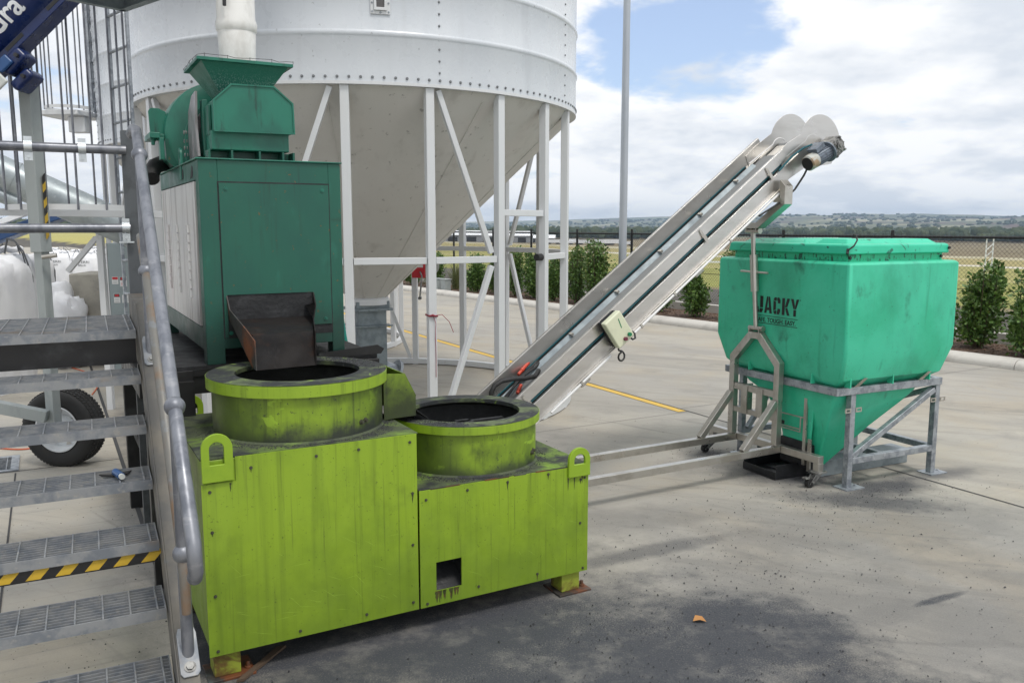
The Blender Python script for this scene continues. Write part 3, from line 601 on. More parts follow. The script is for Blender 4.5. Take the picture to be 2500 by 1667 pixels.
sB = make_shrub('hedge_shrub', 'shrub at the right edge of the view beyond the green bin', 1.1, .40, 3600, 22, kp(19.05, .72))
sC = make_shrub('hedge_shrub', 'tall shrub with upright shoots just left of the light pole', 1.36, .38, 3300, 23, kp(9.25, .9), 18)
bpy.context.view_layer.update()
for t_, s_, sc, rz, src, lb in [
    (1.5, .9, (.95, .95, .8), 1.1, sA, 'squat shrub behind the red winch at the left end of the hedge'),
    (.2, .85, (1, 1, .85), 4.0, sB, 'low shrub beside the silo cone at the far left of the hedge'),
    (4.0, .85, (.85, .85, .85), 2.1, sB, 'shrub just right of the two small grey service boxes'),
    (4.95, .95, (.9, .9, .92), .4, sA, 'shrub seen between the slanting silo brace and the wide door leg'),
    (6.0, .85, (.8, .8, .85), 5.1, sC, 'narrow shrub directly behind the wide silo door leg'),
    (6.75, .95, (.95, .95, .93), 3.3, sA, 'bushy shrub inside the silo door opening'),
    (7.65, .85, (.8, .8, .95), 1.7, sB, 'shrub seen between the two right hand silo legs'),
    (8.45, .95, (.85, .85, .9), 2.6, sC, 'shrub just right of the rightmost silo leg'),
    (10.1, .9, (.8, .8, .75), 5.9, sA, 'shrub behind the light pole and the upper hedge gap'),
    (11.3, 1.0, (.78, .78, .8), .9, sB, 'shrub under the raised end of the conveyor, left of the post jack'),
    (12.45, .85, (.85, .85, .85), 4.4, sA, 'round shrub close to the left side of the green bin'),
    (13.4, .9, (.75, .75, .95), 3.0, sC, 'narrow shrub touching the left edge of the green bin'),
    (20.6, .95, (1, 1, 1), 2.2, sA, 'shrub cut off by the right edge of the photo')]:
    copytree(src, kp(t_, s_), rz, sc, lb)
fr = Fr(*kp(2.75, .95)[:2], (1, 0)); t = thing('grass_tuft', 'clump of strappy grass above the small grey service boxes', 'plant', fr, (0, 0, .11))
g = MB(fr); random.seed(9)
for i in range(260):
    a_ = random.uniform(0, 6.28); l = random.uniform(.4, .95); r_ = random.uniform(.1, .5); p0 = Vector((random.gauss(0, .06), random.gauss(0, .06), .11)); p1 = p0 + Vector((math.cos(a_) * r_ * .4, math.sin(a_) * r_ * .4, l * .6)); p2 = p0 + Vector((math.cos(a_) * r_, math.sin(a_) * r_, l)); s_ = Vector((-math.sin(a_), math.cos(a_), 0)) * .006
    g.add([p0 - s_, p0 + s_, p1 + s_, p1 - s_, p2], [(0, 1, 2, 3), (3, 2, 4)])
g.build('blades', M['grass_leaf'], t, smooth=False)
for i, (t_, lb) in enumerate([(2.55, 'left of the two small grey service boxes in the hedge bed'), (3.0, 'right of the two small grey service boxes in the hedge bed')]):
    x, y, _ = kp(t_, .42); fr = Fr(x, y, (KD.x, KD.y)); t = thing('service_box', lb, 'service box', fr, (0, 0, .1), 'grey service boxes in the bed')
    MB(fr).box(-.13, .13, -.1, .1, .1, .42).build('body', M['grey_steel'], t, bevel=.01); MB(fr).box(-.15, .15, -.12, .12, .421, .45).build('lid', M['grey_steel'], t, bevel=.008)
x, y, _ = kp(.1, -.3); t = thing('bollard', 'red and yellow bollard by the kerb below the silo cone', 'bollard', WORLD, (x, y, 0))
MB().tube((x, y, 0), (x, y, .28), .09, 16).build('base', M['yellow_paint'], t); MB().lathe([(.09, .281), (.09, .5), (.07, .55), (0, .56)], (x, y, 0), 16).build('top', M['red'], t)
# distant runway marker masts seen above the fence
for i, (px, d, lb) in enumerate([(1785, 70, 'white marker mast left of the green bin beyond the fence'), (2010, 110, 'white marker mast with crossbar above the green bin'), (2140 + 280, 62, 'white lattice mast with crossbar right of the green bin')]):
    x = from_px(px, d); z = tz(x, d); h = {0: 1.0, 1: 3.6, 2: 3.4}[i]; fr = Fr(x, d, (1, 0)); t = thing('marker_mast', lb, 'mast', fr, (0, 0, z), 'white masts on the airfield')
    g = MB(fr)
    for q in (-.25, .25): g.tube((q, 0, z), (q, 0, z + h), .05, 6)
    k = 0
    while k * .5 < h - .5: g.tube((-.25, 0, z + k * .5), (.25, 0, z + k * .5 + .5), .03, 5); k += 1
    g.build('lattice', M['white_metal'], t); MB(fr).box(-2.0, 2.0, -.08, .08, z + h, z + h + .12).build('crossbar', M['white_metal'], t)

# ================================================================== SILOS
def silo(cx, cy, label, legs, gaps, detail=True, ztop=8.2, win_az=None, door=None):
    RS = 2.42; RL = 2.36; ZR = 3.22; ZH = 1.69
    t = thing('grain_silo', label, 'silo', WORLD, (cx, cy, 0), 'white cone bottomed silos')
    c = (cx, cy, 0)
    pr = [(RS, ZR), (RS, ZR + .10)]; z = ZR + .10
    for zz in [ZR + .42 + .445 * k for k in range(12)]:
        pr += [(RS, zz - .03), (RS + .005, zz - .02), (RS + .015, zz), (RS + .005, zz + .02), (RS, zz + .03)]
    pr += [(RS, ztop), (RS - .02, ztop)]
    MB().lathe(pr, c, 160).build('wall', M['silo'], t, angle=60)
    MB().lathe([(RS + .004, ZR - .006), (RS + .004, ZR + .02), (RS - .06, ZR + .02), (RS - .06, ZR - .006)], c, 160, closed=True).build('rim_angle', M['silo_leg'], t)
    MB().lathe([(RS + .05, ztop), (0, ztop + 1.2)], c, 96).build('roof', M['silo'], t)
    MB().lathe([(RS - .03, ZR + .03), (RS - .10, ZR - .07), (.17, 1.13)], c, 128).build('cone', M['silo_cone'], t, angle=60)
    bo = []
    for i in range(152):
        a_ = 2 * PI * i / 152; n_ = Vector((math.cos(a_), math.sin(a_), 0)); bo.append((Vector(c) + n_ * RS + Vector((0, 0, ZR + .055)), n_, .0085, .012))
    for a_ in (-64, -22, -104, -150, 170):
        n_ = Vector((math.cos(R(a_)), math.sin(R(a_)), 0))
        for k in range(22):
            zz = ZR + .12 + k * .1
            if abs(((zz - ZR - .42 + .22) % .445) - .22) < .04: continue
            bo.append((Vector(c) + n_ * RS + Vector((0, 0, zz)), n_, .007, .009))
    bolt_parts(bo, M['bolt_grey'], t)
    if detail:
        sm = MB()
        for a_ in (-124, -88, -52, -16, 20, 150): 
            n_ = Vector((math.cos(R(a_)), math.sin(R(a_)), 0)); sm.tube(Vector(c) + n_ * (RS - .10) + Vector((0, 0, ZR - .075)), Vector(c) + n_ * .2 + Vector((0, 0, 1.155)), .006, 6)
        sm.build('cone_seam', M['silo_cone'], t)
    def pt(a_, z, r_=RL): return Vector((cx + r_ * math.cos(R(a_)), cy + r_ * math.sin(R(a_)), z))
    for a_ in legs:
        n_ = Vector((math.cos(R(a_)), math.sin(R(a_)), 0)); MB().bar(pt(a_, 0), pt(a_, ZR - .006), .078, .078, n_).build('leg', M['silo_leg'], t, bevel=.006)
    MB().lathe([(RL - .04, .012), (RL + .04, .012), (RL + .04, .085), (RL - .04, .085)], c, 96, closed=True).build('base_ring', M['silo_leg'], t)
    ls = sorted(legs)
    for a_, b_ in zip(ls, ls[1:] + [ls[0] + 360]):
        z_ = 2.13 if (door and abs((a_ + b_) / 2 - door) < 4) else ZH
        d = (pt(b_, z_) - pt(a_, z_)).normalized() * .041
        MB().bar(pt(a_, z_) + d, pt(b_, z_) - d, .06, .062).build('rail', M['silo_leg'], t, bevel=.005)
    for a_, za, b_, zb in gaps:
        MB().bar(pt(a_, za), pt(b_, zb), .05, .05, (math.cos(R(a_)), math.sin(R(a_)), 0)).build('brace', M['silo_leg'], t, bevel=.004)
    return t, pt
C1 = (-1.70, 9.85); legs1 = [-174, -156, -138, -120, -102, -84, -66, -48, -31, -16, 9, 29, 47, 65, 83, 101, 119, 137, 155, 173]
s1, pt1 = silo(C1[0], C1[1], 'big white silo standing on legs behind the lime green mixers, its cone in full view', legs1,
    [(-87, 3.2, -100, 1.75), (-64, 3.2, -50.5, 1.75), (-50.5, 1.63, -64, .1), (-103, 1.63, -118, .1), (31, 3.2, 45, 1.75), (45, 1.63, 31, .1), (85, 3.2, 99, 1.75), (99, 1.63, 85, .1), (-136, 3.2, -122, 1.75), (-158, 3.2, -172, 1.75), (-158, .1, -172, 1.63)], door=-39)
cp = pt1(-31, 1.69); cd_ = (pt1(-48, 1.69) - cp).normalized(); MB().tube(cp + cd_ * .04, cp + cd_ * .12, .036, 16).build('rubber_cap', M['black_rubber'], s1)
# sight window on the drum
wa = R(-76.3); wn = Vector((math.cos(wa), math.sin(wa), 0)); wt = Vector((-wn.y, wn.x, 0)); wc = Vector((C1[0], C1[1], 0)) + wn * 2.42
wf = Fr(wc.x, wc.y, (wt.x, wt.y))   # y axis = left of wt
sgn = 1 if (wf.p(0, .1) - wc).dot(wn) > 0 else -1
def wq(x, y, z): return (x, sgn * y, z)
def rect(x0, x1, z0, z1, y): return [wq(x0, y, z0), wq(x1, y, z0), wq(x1, y, z1), wq(x0, y, z1)]
Z0w = 3.795
g = MB(wf); g.ringprism(rect(-.085, .085, Z0w, Z0w + .33, .003), rect(-.055, .055, Z0w + .03, Z0w + .30, .003), wq(0, .008, 0)); g.ringprism(rect(-.055, .055, Z0w + .03, Z0w + .30, .004), rect(-.034, .034, Z0w + .055, Z0w + .275, .004), wq(0, .022, 0))
wfm = g.build('window_frame', M['silo_leg'], s1, bevel=.003)
g = MB(wf); g.add(rect(-.036, .036, Z0w + .05, Z0w + .28, .010), [(0, 1, 2, 3)]); g.build('pane', M['glass'], wfm)
g = MB(wf)
for sx in (-.07, .07):
    for k in range(5): g.bolt(wq(sx, .011, Z0w + .02 + k * .072), wq(0, 1, 0), .006, .006)
g.bolt(wq(0, .011, Z0w + .015), wq(0, 1, 0), .006, .006); g.build('bolts', M['galv'], wfm)
# outlet boot of the silo with its auger cup
bx, by = C1; BF = Fr(bx, by, (math.sin(A), math.cos(A)))
g = MB(BF); g.loft([(-.20, .20, -.20, .20, 1.06), (-.20, .20, -.20, .20, 1.14)]); g.box(-.23, .23, -.23, .23, 1.03, 1.06); g.loft([(-.17, .17, -.17, .17, .86), (-.17, .17, -.17, .17, 1.03)]); g.box(-.225, .225, -.225, .225, .845, .86)
g.loft([(-.17, .17, -.17, .17, .30), (-.17, .17, -.17, .17, .845)])
for q in (-.18, -.06, .06, .18):
    for z_ in (.852, 1.045): 
        g.bolt((q, -.226, z_), (0, -1, 0), .008, .02); g.bolt((.226, q, z_), (1, 0, 0), .008, .02)
g.build('outlet_boot', M['galv_dark'], s1, bevel=.004)
ring = MB().lathe([(.16, 1.10), (.26, 1.10), (.26, 1.16), (.20, 1.20), (.16, 1.20)], (bx, by, 0), 32, closed=True); ring.build('outlet_collar', M['silo_leg'], s1)
ax0 = BF.p(-.6, -.05, .62); ax1 = BF.p(.30, -.05, .26); dd = (ax1 - ax0).normalized()
g = MB(); g.tube(ax0, ax1, .105, 24); g.tube(ax1, ax1 + dd * .015, .165, 24); g.tube(ax1 + dd * .017, ax1 + dd * .032, .165, 24); g.tube(ax1 + dd * .032, ax1 + dd * .09, .045, 16)
for k in range(6): 
    a_ = k * PI / 3; o1 = dd.orthogonal().normalized(); o2 = dd.cross(o1); p = ax1 + (o1 * math.cos(a_) + o2 * math.sin(a_)) * .14; g.bolt(p + dd * .032, dd, .01, .02); 
g.build('auger_cup', M['galv'], s1)
# open square window of the door leg and its black cap seen on the second leg
s2, pt2 = silo(-4.30, 14.5, 'second white silo half hidden behind the ladder cage at the left', [-174 + 18 * k for k in range(20)],
    [(-64, 3.2, -50, 1.75), (-100, 3.2, -86, 1.75), (-118, 1.63, -104, .1), (-122, 3.2, -136, 1.75), (-138, 1.63, -152, .1)], door=None)
# ladder cage with platform on the second silo's left flank
def cage_ladder(name, label, fr, zb, zt, cz0, nb, rad, rung=.3, wd=.42, platform=None, rbar=.011, ret=False):
    t = thing(name, label, 'ladder', fr, (0, 0, zb), 'caged ladders at the silos')
    for sx in (-wd / 2, wd / 2): MB(fr).bar((sx, 0, zb), (sx, 0, zt), .026, .026, (0, 1, 0)).build('stile', M['galv'], t, bevel=.004)
    z = zb + .2
    while z < zt: MB(fr).tube((-wd / 2 + .01, 0, z), (wd / 2 - .01, 0, z), .013, 8).build('rung', M['galv'], t); z += rung
    cc = -rad + .0
    hz = cz0
    def hoop(z, w_=.045): return MB(fr).lathe([(rad - .004, z), (rad + .004, z), (rad + .004, z + w_), (rad - .004, z + w_)], (0, cc, 0), 40, closed=True)
    zz = cz0
    while zz < zt: hoop(zz).build('hoop', M['silo_leg'], t); zz += 2.0
    for k in range(nb):
        a_ = PI * .62 + (2 * PI - PI * .24) * k / (nb - 1); x, y = math.cos(a_) * (rad + .008), cc + math.sin(a_) * (rad + .008)
        MB(fr).tube((x, y, cz0), (x, y, zt), rbar, 6).build('cage_bar', M['galv_pipe'], t)
    return t
f2 = Fr(-7.05, 13.9, (.35, 1))
t = cage_ladder('caged_ladder', 'far ladder cage with a round landing on the second silo', Fr(-6.42, 13.25, (.35, -.94)), 3.70, 6.9, 3.75, 9, .33, rbar=.012)
g = MB(); 
g.prism([(-7.15, 12.95, 3.66), (-6.5, 12.9, 3.66), (-6.4, 13.7, 3.66), (-7.1, 13.7, 3.66)], (0, 0, .07)); g.box(-6.75, -6.5, 13.1, 13.3, 3.42, 3.655); g.build('landing', M['silo_leg'], t, bevel=.01)

# red hand winch on a back leg, red string on a front leg
wl = pt1(83, 1.38); fr = Fr(wl.x, wl.y - .05, (1, 0)); t = thing('hand_winch', 'red hand winch with grey cable wheel on a back leg of the big silo', 'winch', fr, (0, 0, 1.38))
MB(fr).box(-.02, .17, -.12, -.0, 1.27, 1.48).build('housing', M['red'], t, bevel=.01)
MB(fr).lathe([(0, -.03), (.125, -.03), (.125, .0), (.10, .015), (0, .015)], (.24, -.03, 1.43), 28, (0, 1, 0)).build('wheel', M['lens_grey'], t)
MB(fr).path([(.10, -.13, 1.36), (.13, -.17, 1.30), (.10, -.18, 1.02), (.10, -.18, .98)], .012, 8).tube((.10, -.24, .99), (.10, -.15, .99), .025, 10).build('crank', M['gear_metal'], t)
MB(fr).box(.0, .14, -.124, -.121, 1.42, 1.46).build('label', M['label_white'], t)
pb = pt1(-66, 1.2); n_ = Vector((math.cos(R(-66)), math.sin(R(-66)), 0)); fr = Fr(pb.x, pb.y, (-n_.y, n_.x)); g = MB(fr)
for z_ in (1.185, 1.195, 1.19): g.path([(-.045, -.045, z_), (.045, -.045, z_ - .005), (.045, .045, z_), (-.045, .045, z_ + .005)], .0035, 5, True)
g.path([(.0, -.047, 1.19), (.02, -.06, 1.12), (.018, -.05, .98), (.022, -.05, .8), (.02, -.05, .62)], .003, 5); g.path([(.0, -.047, 1.19), (.08, -.06, 1.2), (.15, -.06, 1.13), (.19, -.06, 1.03)], .003, 5); g.path([(-.03, -.05, 1.19), (-.01, -.062, 1.20), (.02, -.06, 1.185)], .008, 6)
tag(g.build('red_string', M['red_ring']), 'red string knotted round a front leg of the big silo, loose ends hanging', 'string')

# ================================================================== LIME GREEN MIXERS
def mixer():
    t = thing('twin_pan_mixer', 'lime green sheet metal double mixer with two open drums, the left one higher', 'mixer', MF, (1.015, .45, 0))
    dp = .93
    # left block: front panel, side, top
    MB(MF).box(.012, .995, .004, dp, .125, 1.008).build('left_casing', M['lime'], t, bevel=.006)
    MB(MF).prism([(.0, -.004, .123), (.99, -.004, .123), (.99, -.004, 1.012), (.145, -.004, 1.012), (.145, -.004, .905), (.0, -.004, .905)], (0, .007, 0)).build('left_front_panel', M['lime'], t)
    MB(MF).box(.0, 1.0, .0035, dp + .01, 1.0085, 1.016).build('left_deck', M['lime_top'], t, bevel=.002)
    # right block, with the square hole through its panel
    hx0, hx1, hz0, hz1 = 1.085, 1.225, .195, .345
    pn = MB(MF)
    for x0, x1, z0, z1 in ((1.0, hx0, .122, .722), (hx0, hx1, .122, hz0), (hx0, hx1, hz1, .722), (hx1, 1.99, .122, .722)): pn.box(x0, x1, -.004, .004, z0, z1)
    pn.build('right_front_panel', M['lime'], t)
    rc = MB(MF); rc.box(1.97, 1.988, .005, dp, .125, .718).box(1.0, 1.988, dp - .015, dp, .125, .718).box(1.0, 1.968, .2, dp - .02, .125, .14); rc.build('right_casing', M['lime'], t)
    ch = MB(MF); ch.prism([(hx0 - .02, .005, hz0 - .02), (hx1 + .02, .005, hz0 - .02), (hx1 + .02, .19, hz1 - .03), (hx0 - .02, .19, hz1 - .03)], (0, .01, .0)); ch.box(hx0 - .03, hx0 - .02, .005, .3, hz0 - .03, .45).box(hx1 + .02, hx1 + .03, .005, .3, hz0 - .03, .45).box(hx0 - .03, hx1 + .03, .3, .31, hz0, .45).box(hx0 - .03, hx1 + .03, .005, .3, .45, .46)
    ch.build('clean_out_recess', M['soot'], t)
    MB(MF).box(1.0, 1.995, .005, dp + .01, .7185, .727).build('right_deck', M['lime_top'], t, bevel=.002)
    sl_ = MB(MF)
    for x0, x1 in ((1.06, 1.22), (1.36, 1.50), (1.53, 1.60), (1.66, 1.86)): sl_.box(x0, x1, -.0048, .0, .7222, .7272)
    sl_.each('deck_gap', M['rust_chute'], t)
    # drums: body, flange ring, dark liner and floor
    def drum(cx, cy, zb, rb, rf, ri, ztop, zfl, nm):
        d = MB(MF).lathe([(rb, zb), (rb, zfl - .001)], (cx, cy, 0), 96); d.build(nm, M['lime_drum' if nm[0] == 'l' else 'lime_drum_low'], t)
        MB(MF).lathe([(rf, zfl), (rf, ztop - .004), (rf - .004, ztop), (rf - .0, ztop)], (cx, cy, 0), 96).build('flange_band', M['lime'], t)
        MB(MF).lathe([(rf - .002, ztop + .001), (ri, ztop + .001), (ri, ztop - .02), (ri + .004, ztop - .02)], (cx, cy, 0), 96).lathe([(rf, zfl), (rb - .003, zfl)], (cx, cy, 0), 96).build('flange_top', M['lime_rim'], t)
        MB(MF).lathe([(ri, ztop - .02), (rb - .02, ztop - .05), (rb - .02, zb - .15), (0, zb - .15)], (cx, cy, 0), 72).build('drum_liner', M['soot'], t)
        MB(MF).lathe([(rb + .002, zb + .0005), (rb + .012, zb + .0005), (rb + .001, zb + .010)], (cx, cy, 0), 96, closed=True).build('weld_bead', M['lime_top'], t)
    drum(.548, .452, 1.0165, .412, .437, .302, 1.29, 1.235, 'left_drum')
    drum(1.46, .435, .7275, .392, .413, .303, .995, .952, 'right_drum')
    # discharge box between the drums, open at the top, sloping right wall
    sp = MB(MF); y0, y1 = .30, .62; th = .006
    side = [(.93, .905), (.93, 1.255), (1.05, 1.25), (1.118, 1.13), (1.118, 1.028), (.99, 1.0)]
    side = [(.94, 1.02), (.94, 1.262), (1.053, 1.252), (1.114, 1.13), (1.114, 1.028), (.995, 1.026)]
    for yy in (y0, y1): sp.prism([(x, yy, z) for x, z in side], (0, th, 0))
    sp.prism([(1.053, y0 + th, 1.252), (1.053, y1, 1.252), (1.114, y1, 1.13), (1.114, y0 + th, 1.13)], (th, 0, 0)); sp.box(1.108, 1.114, y0 + th, y1, 1.028, 1.13)
    sp.build('transfer_box', M['lime_box'], t)
    sp = MB(MF); sp.prism([(.93, y0 + .01, 1.2), (.93, y1 - .01, 1.2), (1.2, y1 - .01, .99), (1.2, y0 + .01, .99)], (0, 0, .006)); sp.build('transfer_slide', M['soot'], t)
    # inside of the right drum: mixing arm and side plate
    MB(MF).box(1.25, 1.70, .43, .46, .80, .93).box(1.42, 1.50, .40, .49, .60, .93).build('mixing_arm', M['soot'], t)
    # lifting lugs: rounded plate with a D hole
    def lug(x0, x1, z0, z1, hx0_, hx1_, hz0_, y, nm=None):
        cx_ = (x0 + x1) / 2; r_ = (x1 - x0) / 2; cz = z1 - r_; n_ = 20
        outer = [(x0, z0), (cx_, z0), (x1, z0)] + [(cx_ + r_ * math.cos(PI * i / n_), cz + r_ * math.sin(PI * i / n_)) for i in range(n_ + 1)]
        ri_ = (hx1_ - hx0_) / 2; hcx = (hx0_ + hx1_) / 2; czi = min(cz, z1 - .035 - ri_)
        inner = [(hx0_, hz0_), (hcx, hz0_), (hx1_, hz0_)] + [(hcx + ri_ * math.cos(PI * i / n_), czi + ri_ * math.sin(PI * i / n_)) for i in range(n_ + 1)]
        MB(MF).ringprism([(a_, y, b_) for a_, b_ in outer], [(a_, y, b_) for a_, b_ in inner], (0, .018, 0)).build('lifting_lug', M['lime_clean'], t, bevel=.002)
    lug(.004, .134, .915, 1.125, .037, .098, .990, -.020)
    lug(1.855, 1.99, .668, .826, 1.888, 1.958, .735, -.022)
    lug(.045, .165, 1.0, 1.118, .075, .135, 1.018, dp + .012)
    # feet
    for x, y in ((.02, .02), (1.84, .02), (.02, dp - .14), (1.84, dp - .14)):
        MB(MF).box(x, x + .115, y, y + .115, .012, .124).build('foot', mat('rust bitten lime foot', (.25, .30, .03), .6, 0, [((.10, .045, .015), (9, 9, 9), .42, .6, .9, 7, .6)]) if 'rust bitten lime foot' not in bpy.data.materials else bpy.data.materials['rust bitten lime foot'], t, bevel=.004)
        fp_ = MB(MF).box(x - .03, x + .175, y - .03, y + .15, .0, .0115); fp_.bolt((x + .15, y + .03, .0115), (0, 0, 1), .011, .03); fp_.build('foot_plate', M['rust_chute'], t, bevel=.002)
    # screws of the panels
    b_ = []
    for x, z in ((.034, .87), (.036, .69), (.036, .40), (.036, .145), (.21, .955), (.50, .968), (.70, .972), (.955, .975), (.965, .72), (.962, .46), (.96, .165), (.40, .152), (.72, .158)): b_.append(((x, -.0045, z), (0, -1, 0), .005, .006))
    for x, z in ((1.035, .675), (1.26, .69), (1.49, .697), (1.735, .703), (1.94, .645), (1.94, .40), (1.96, .14), (1.67, .165), (1.32, .17), (1.035, .14), (1.965, .652)): b_.append(((x, -.0045, z), (0, -1, 0), .005, .006))
    for cx, cy, rb, a_, z in ((.548, .452, .412, -57, 1.082), (.548, .452, .412, -61, 1.078), (1.46, .435, .392, -47, .80), (1.46, .435, .392, -50.5, .792)):
        n_ = Vector((math.cos(R(a_)), math.sin(R(a_)), 0)); b_.append((Vector((cx, cy, z)) + n_ * (rb - .001), n_, .0085, .016))
    bolt_parts(b_, M['screw_dark'], t, MF, 'screw')
    random.seed(31); run = MB(MF); scr = MB(MF); sm = MB(MF)
    def drip(g, x, z, w_, l, y=-.0047):
        n_ = 6; L_ = []; R_ = []
        for i in range(n_ + 1):
            f = i / n_; ww = w_ * (1 - f) ** .7 * random.uniform(.7, 1.2) + .0004; cx = x + random.uniform(-.001, .001); L_.append((cx - ww, y, z - l * f)); R_.append((cx + ww, y, z - l * f))
        g.add(L_ + R_, [(i, n_ + 1 + i, n_ + 2 + i, i + 1) for i in range(n_)])
    for x, z in ((.21, .955), (.036, .69), (.965, .72), (1.49, .697), (1.735, .703), (1.67, .165), (1.94, .645)): drip(run, x, z - .004, random.uniform(.002, .0045), random.uniform(.015, .045))
    for x in (1.86, 1.90, 1.95, .12): drip(run, x, .664 if x > 1 else .90, .004, random.uniform(.03, .08))
    run.each('rust_run', M['grime'], t, smooth=False)
    for i in range(9): x = random.uniform(hx0 - .005, hx1 + .01); drip(sm, x, hz0, random.uniform(.004, .012), random.uniform(.04, .072), -.0049)
    sm.build('spill_run', M['grime'], t, smooth=False)
    for i in range(46):
        x, z = (random.uniform(.1, .9), random.triangular(.14, .6, .25)) if i < 32 else (random.uniform(1.05, 1.9), random.uniform(.2, .6)); a_ = random.gauss(-.5, .35); l = random.uniform(.02, .12); d_ = Vector((math.cos(a_), 0, math.sin(a_))) * l / 2; n_ = Vector((-math.sin(a_), 0, math.cos(a_))) * .0006; c = Vector((x, -.0046, z))
        if hx0 - .02 < x < hx1 + .02 and z < hz1 + .03: continue
        scr.add([c - d_, c + n_, c + d_, c - n_], [(0, 1, 2, 3)])
    scr.build('scratches', M['lime_scratch'], t, smooth=False)['kind'] = 'stuff'
    return t
mx_ = mixer()
# black pellets lying on the decks, on the rims and over the yard
random.seed(17)
def pellet(g, x, y, z, r_=.0035):
    a_ = random.uniform(0, 6.28); l = r_ * random.uniform(.8, 1.9); c_, s_ = math.cos(a_), math.sin(a_)
    g.add([(x - c_ * l, y - s_ * l, z), (x + s_ * r_ * .8, y - c_ * r_ * .8, z), (x + c_ * l, y + s_ * l, z), (x - s_ * r_ * .8, y + c_ * r_ * .8, z), (x, y, z + r_ * 1.3)], [(0, 1, 4), (1, 2, 4), (2, 3, 4), (3, 0, 4)])
g = MB(MF)
for cx, cy, ri, rf, z, n_, a0, a1 in ((.548, .452, .305, .43, 1.292, 600, -30, 110), (1.46, .435, .31, .40, .9965, 260, 170, 250), (.548, .452, .415, .50, 1.017, 900, 150, 400), (1.46, .435, .395, .47, .728, 700, 180, 300), (1.46, .435, .395, .45, .728, 300, 290, 420)):
    for i in range(n_):
        a_ = R(random.triangular(a0, a1)); r_ = ri + (rf - ri) * random.random() ** 1.6; x, y = cx + math.cos(a_) * r_, cy + math.sin(a_) * r_
        if z < 1.1 and z > 1.0 and not (.01 < x < .99 and .01 < y < .93): continue
        if z < .73 and not (1.01 < x < 1.98 and .01 < y < .93): continue
        pellet(g, x, y, z, .0026)
g.build('pellet_dust', M['pellet'], mx_, smooth=False)['kind'] = 'stuff'
g = MB()
for cx, cy, rx, ry, n_ in ((.6, 3.4, .7, .5, 1400), (2.35, 5.95, .35, .2, 320), (2.25, 6.75, .35, .22, 380), (1.76, 7.25, .2, .12, 150), (2.2, 5.3, .8, .45, 380), (2.9, 6.2, .45, .2, 300), (1.3, 4.5, .6, .5, 700), (2.2, 4.4, .8, .5, 180), (3.5, 5.0, .8, .6, 60), (-1.75, 3.9, .35, .6, 260), (-2.6, 4.5, .7, .8, 200), (1.2, 7.8, .9, .8, 90)):
    for i in range(n_):
        x, y = random.gauss(cx, rx), random.gauss(cy, ry); q = lm(x, y)
        if -.01 < q[0] < 2.0 and 0 < q[1] < .94: continue
        if q[1] < -1.0 and q[0] < -.2: continue
        pellet(g, x, y, .0045, min(.006, .0013 + random.expovariate(900)))
tag(g.build('spilled_pellets', M['pellet'], smooth=False), 'black pellets spilled over the concrete yard', 'pellets', kind='stuff')

# ================================================================== BLACK PLATFORM AND TEAL PRESS
V0 = 1.0
t = thing('machine_platform', 'black steel platform carrying the teal press behind the higher drum', 'platform', MF, (.6, 1.8, 0))
MB(MF).box(-.14, 1.16, V0 + .0, 2.9, 1.235, 1.262).build('deck', M['soot'], t)
g = MB(MF)
for y in (V0 - .04, 2.84): g.box(-.14, 1.16, y, y + .035, 1.12, 1.234)
for x in (-.14, 1.125): g.box(x, x + .035, V0 - .0, 2.83, 1.12, 1.234)
g.each('edge_beam', M['black_steel'], t, bevel=.004)
MB(MF).box(-.14, -.13, V0 - .05, V0 + .0, 1.235, 1.30).prism([(.0, V0 - .05, 1.21), (.62, V0 - .05, 1.235), (.62, V0 - .05, 1.275), (.02, V0 - .05, 1.245)], (0, .008, 0)).prism([(.80, V0 - .04, 1.262), (1.17, V0 - .04, 1.262), (1.19, V0 - .04, 1.29), (1.15, V0 - .04, 1.315), (.80, V0 - .04, 1.29)], (0, .008, 0)).each('lip', M['black_steel'], t)
br = MB(MF); br.box(-.10, -.02, V0 - .07, V0 - .06, 1.24, 1.31).box(-.12, .12, V0 - .07, V0 - .06, 1.06, 1.25).box(-.02, .12, V0 - .10, V0 - .07, 1.0, 1.20); br.bolt((-.06, V0 - .071, 1.275), (0, -1, 0), .01, .006); br.bolt((-.085, V0 - .071, 1.09), (0, -1, 0), .01, .006); br.build('bracket', M['black_steel'], t, bevel=.003)
for x, y in ((-.10, V0 + .15), (1.06, V0 + .15), (-.10, 2.7), (1.06, 2.7)): MB(MF).box(x, x + .08, y, y + .08, 0, 1.119).build('leg', M['black_steel'], t, bevel=.004)
MB(MF).box(-.06, .02, V0 + .16, 2.7, .55, .61).box(-.02, 1.06, V0 + .17, V0 + .22, .60, .66).build('cross_beam', M['black_steel'], t)
t = thing('hydraulic_unit', 'small black hydraulic ram and hose under the black platform beside the drum', 'hydraulic ram', MF, (.05, V0 - .01, .9))
MB(MF).tube((-.08, V0 + .02, 1.035), (.16, V0 + .02, 1.05), .017, 14).tube((-.11, V0 + .02, 1.033), (-.06, V0 + .02, 1.036), .024, 14).build('ram', M['black_rubber'], t)
MB(MF).path([(-.11, V0 + .02, 1.033), (-.15, V0 + .02, 1.02), (-.155, V0 + .02, 1.0), (-.12, V0 + .02, .985), (-.06, V0 + .02, .97), (-.04, V0 + .02, .93), (-.04, V0 + .05, .7)], .009, 8).build('hose', M['black_rubber'], t)
MB(MF).box(-.03, .08, V0 + .0, V0 + .09, .75, 1.02).tube((.02, V0 - .01, .95), (.02, V0 - .02, .95), .03, 12).build('valve_block', M['black_steel'], t, bevel=.006)

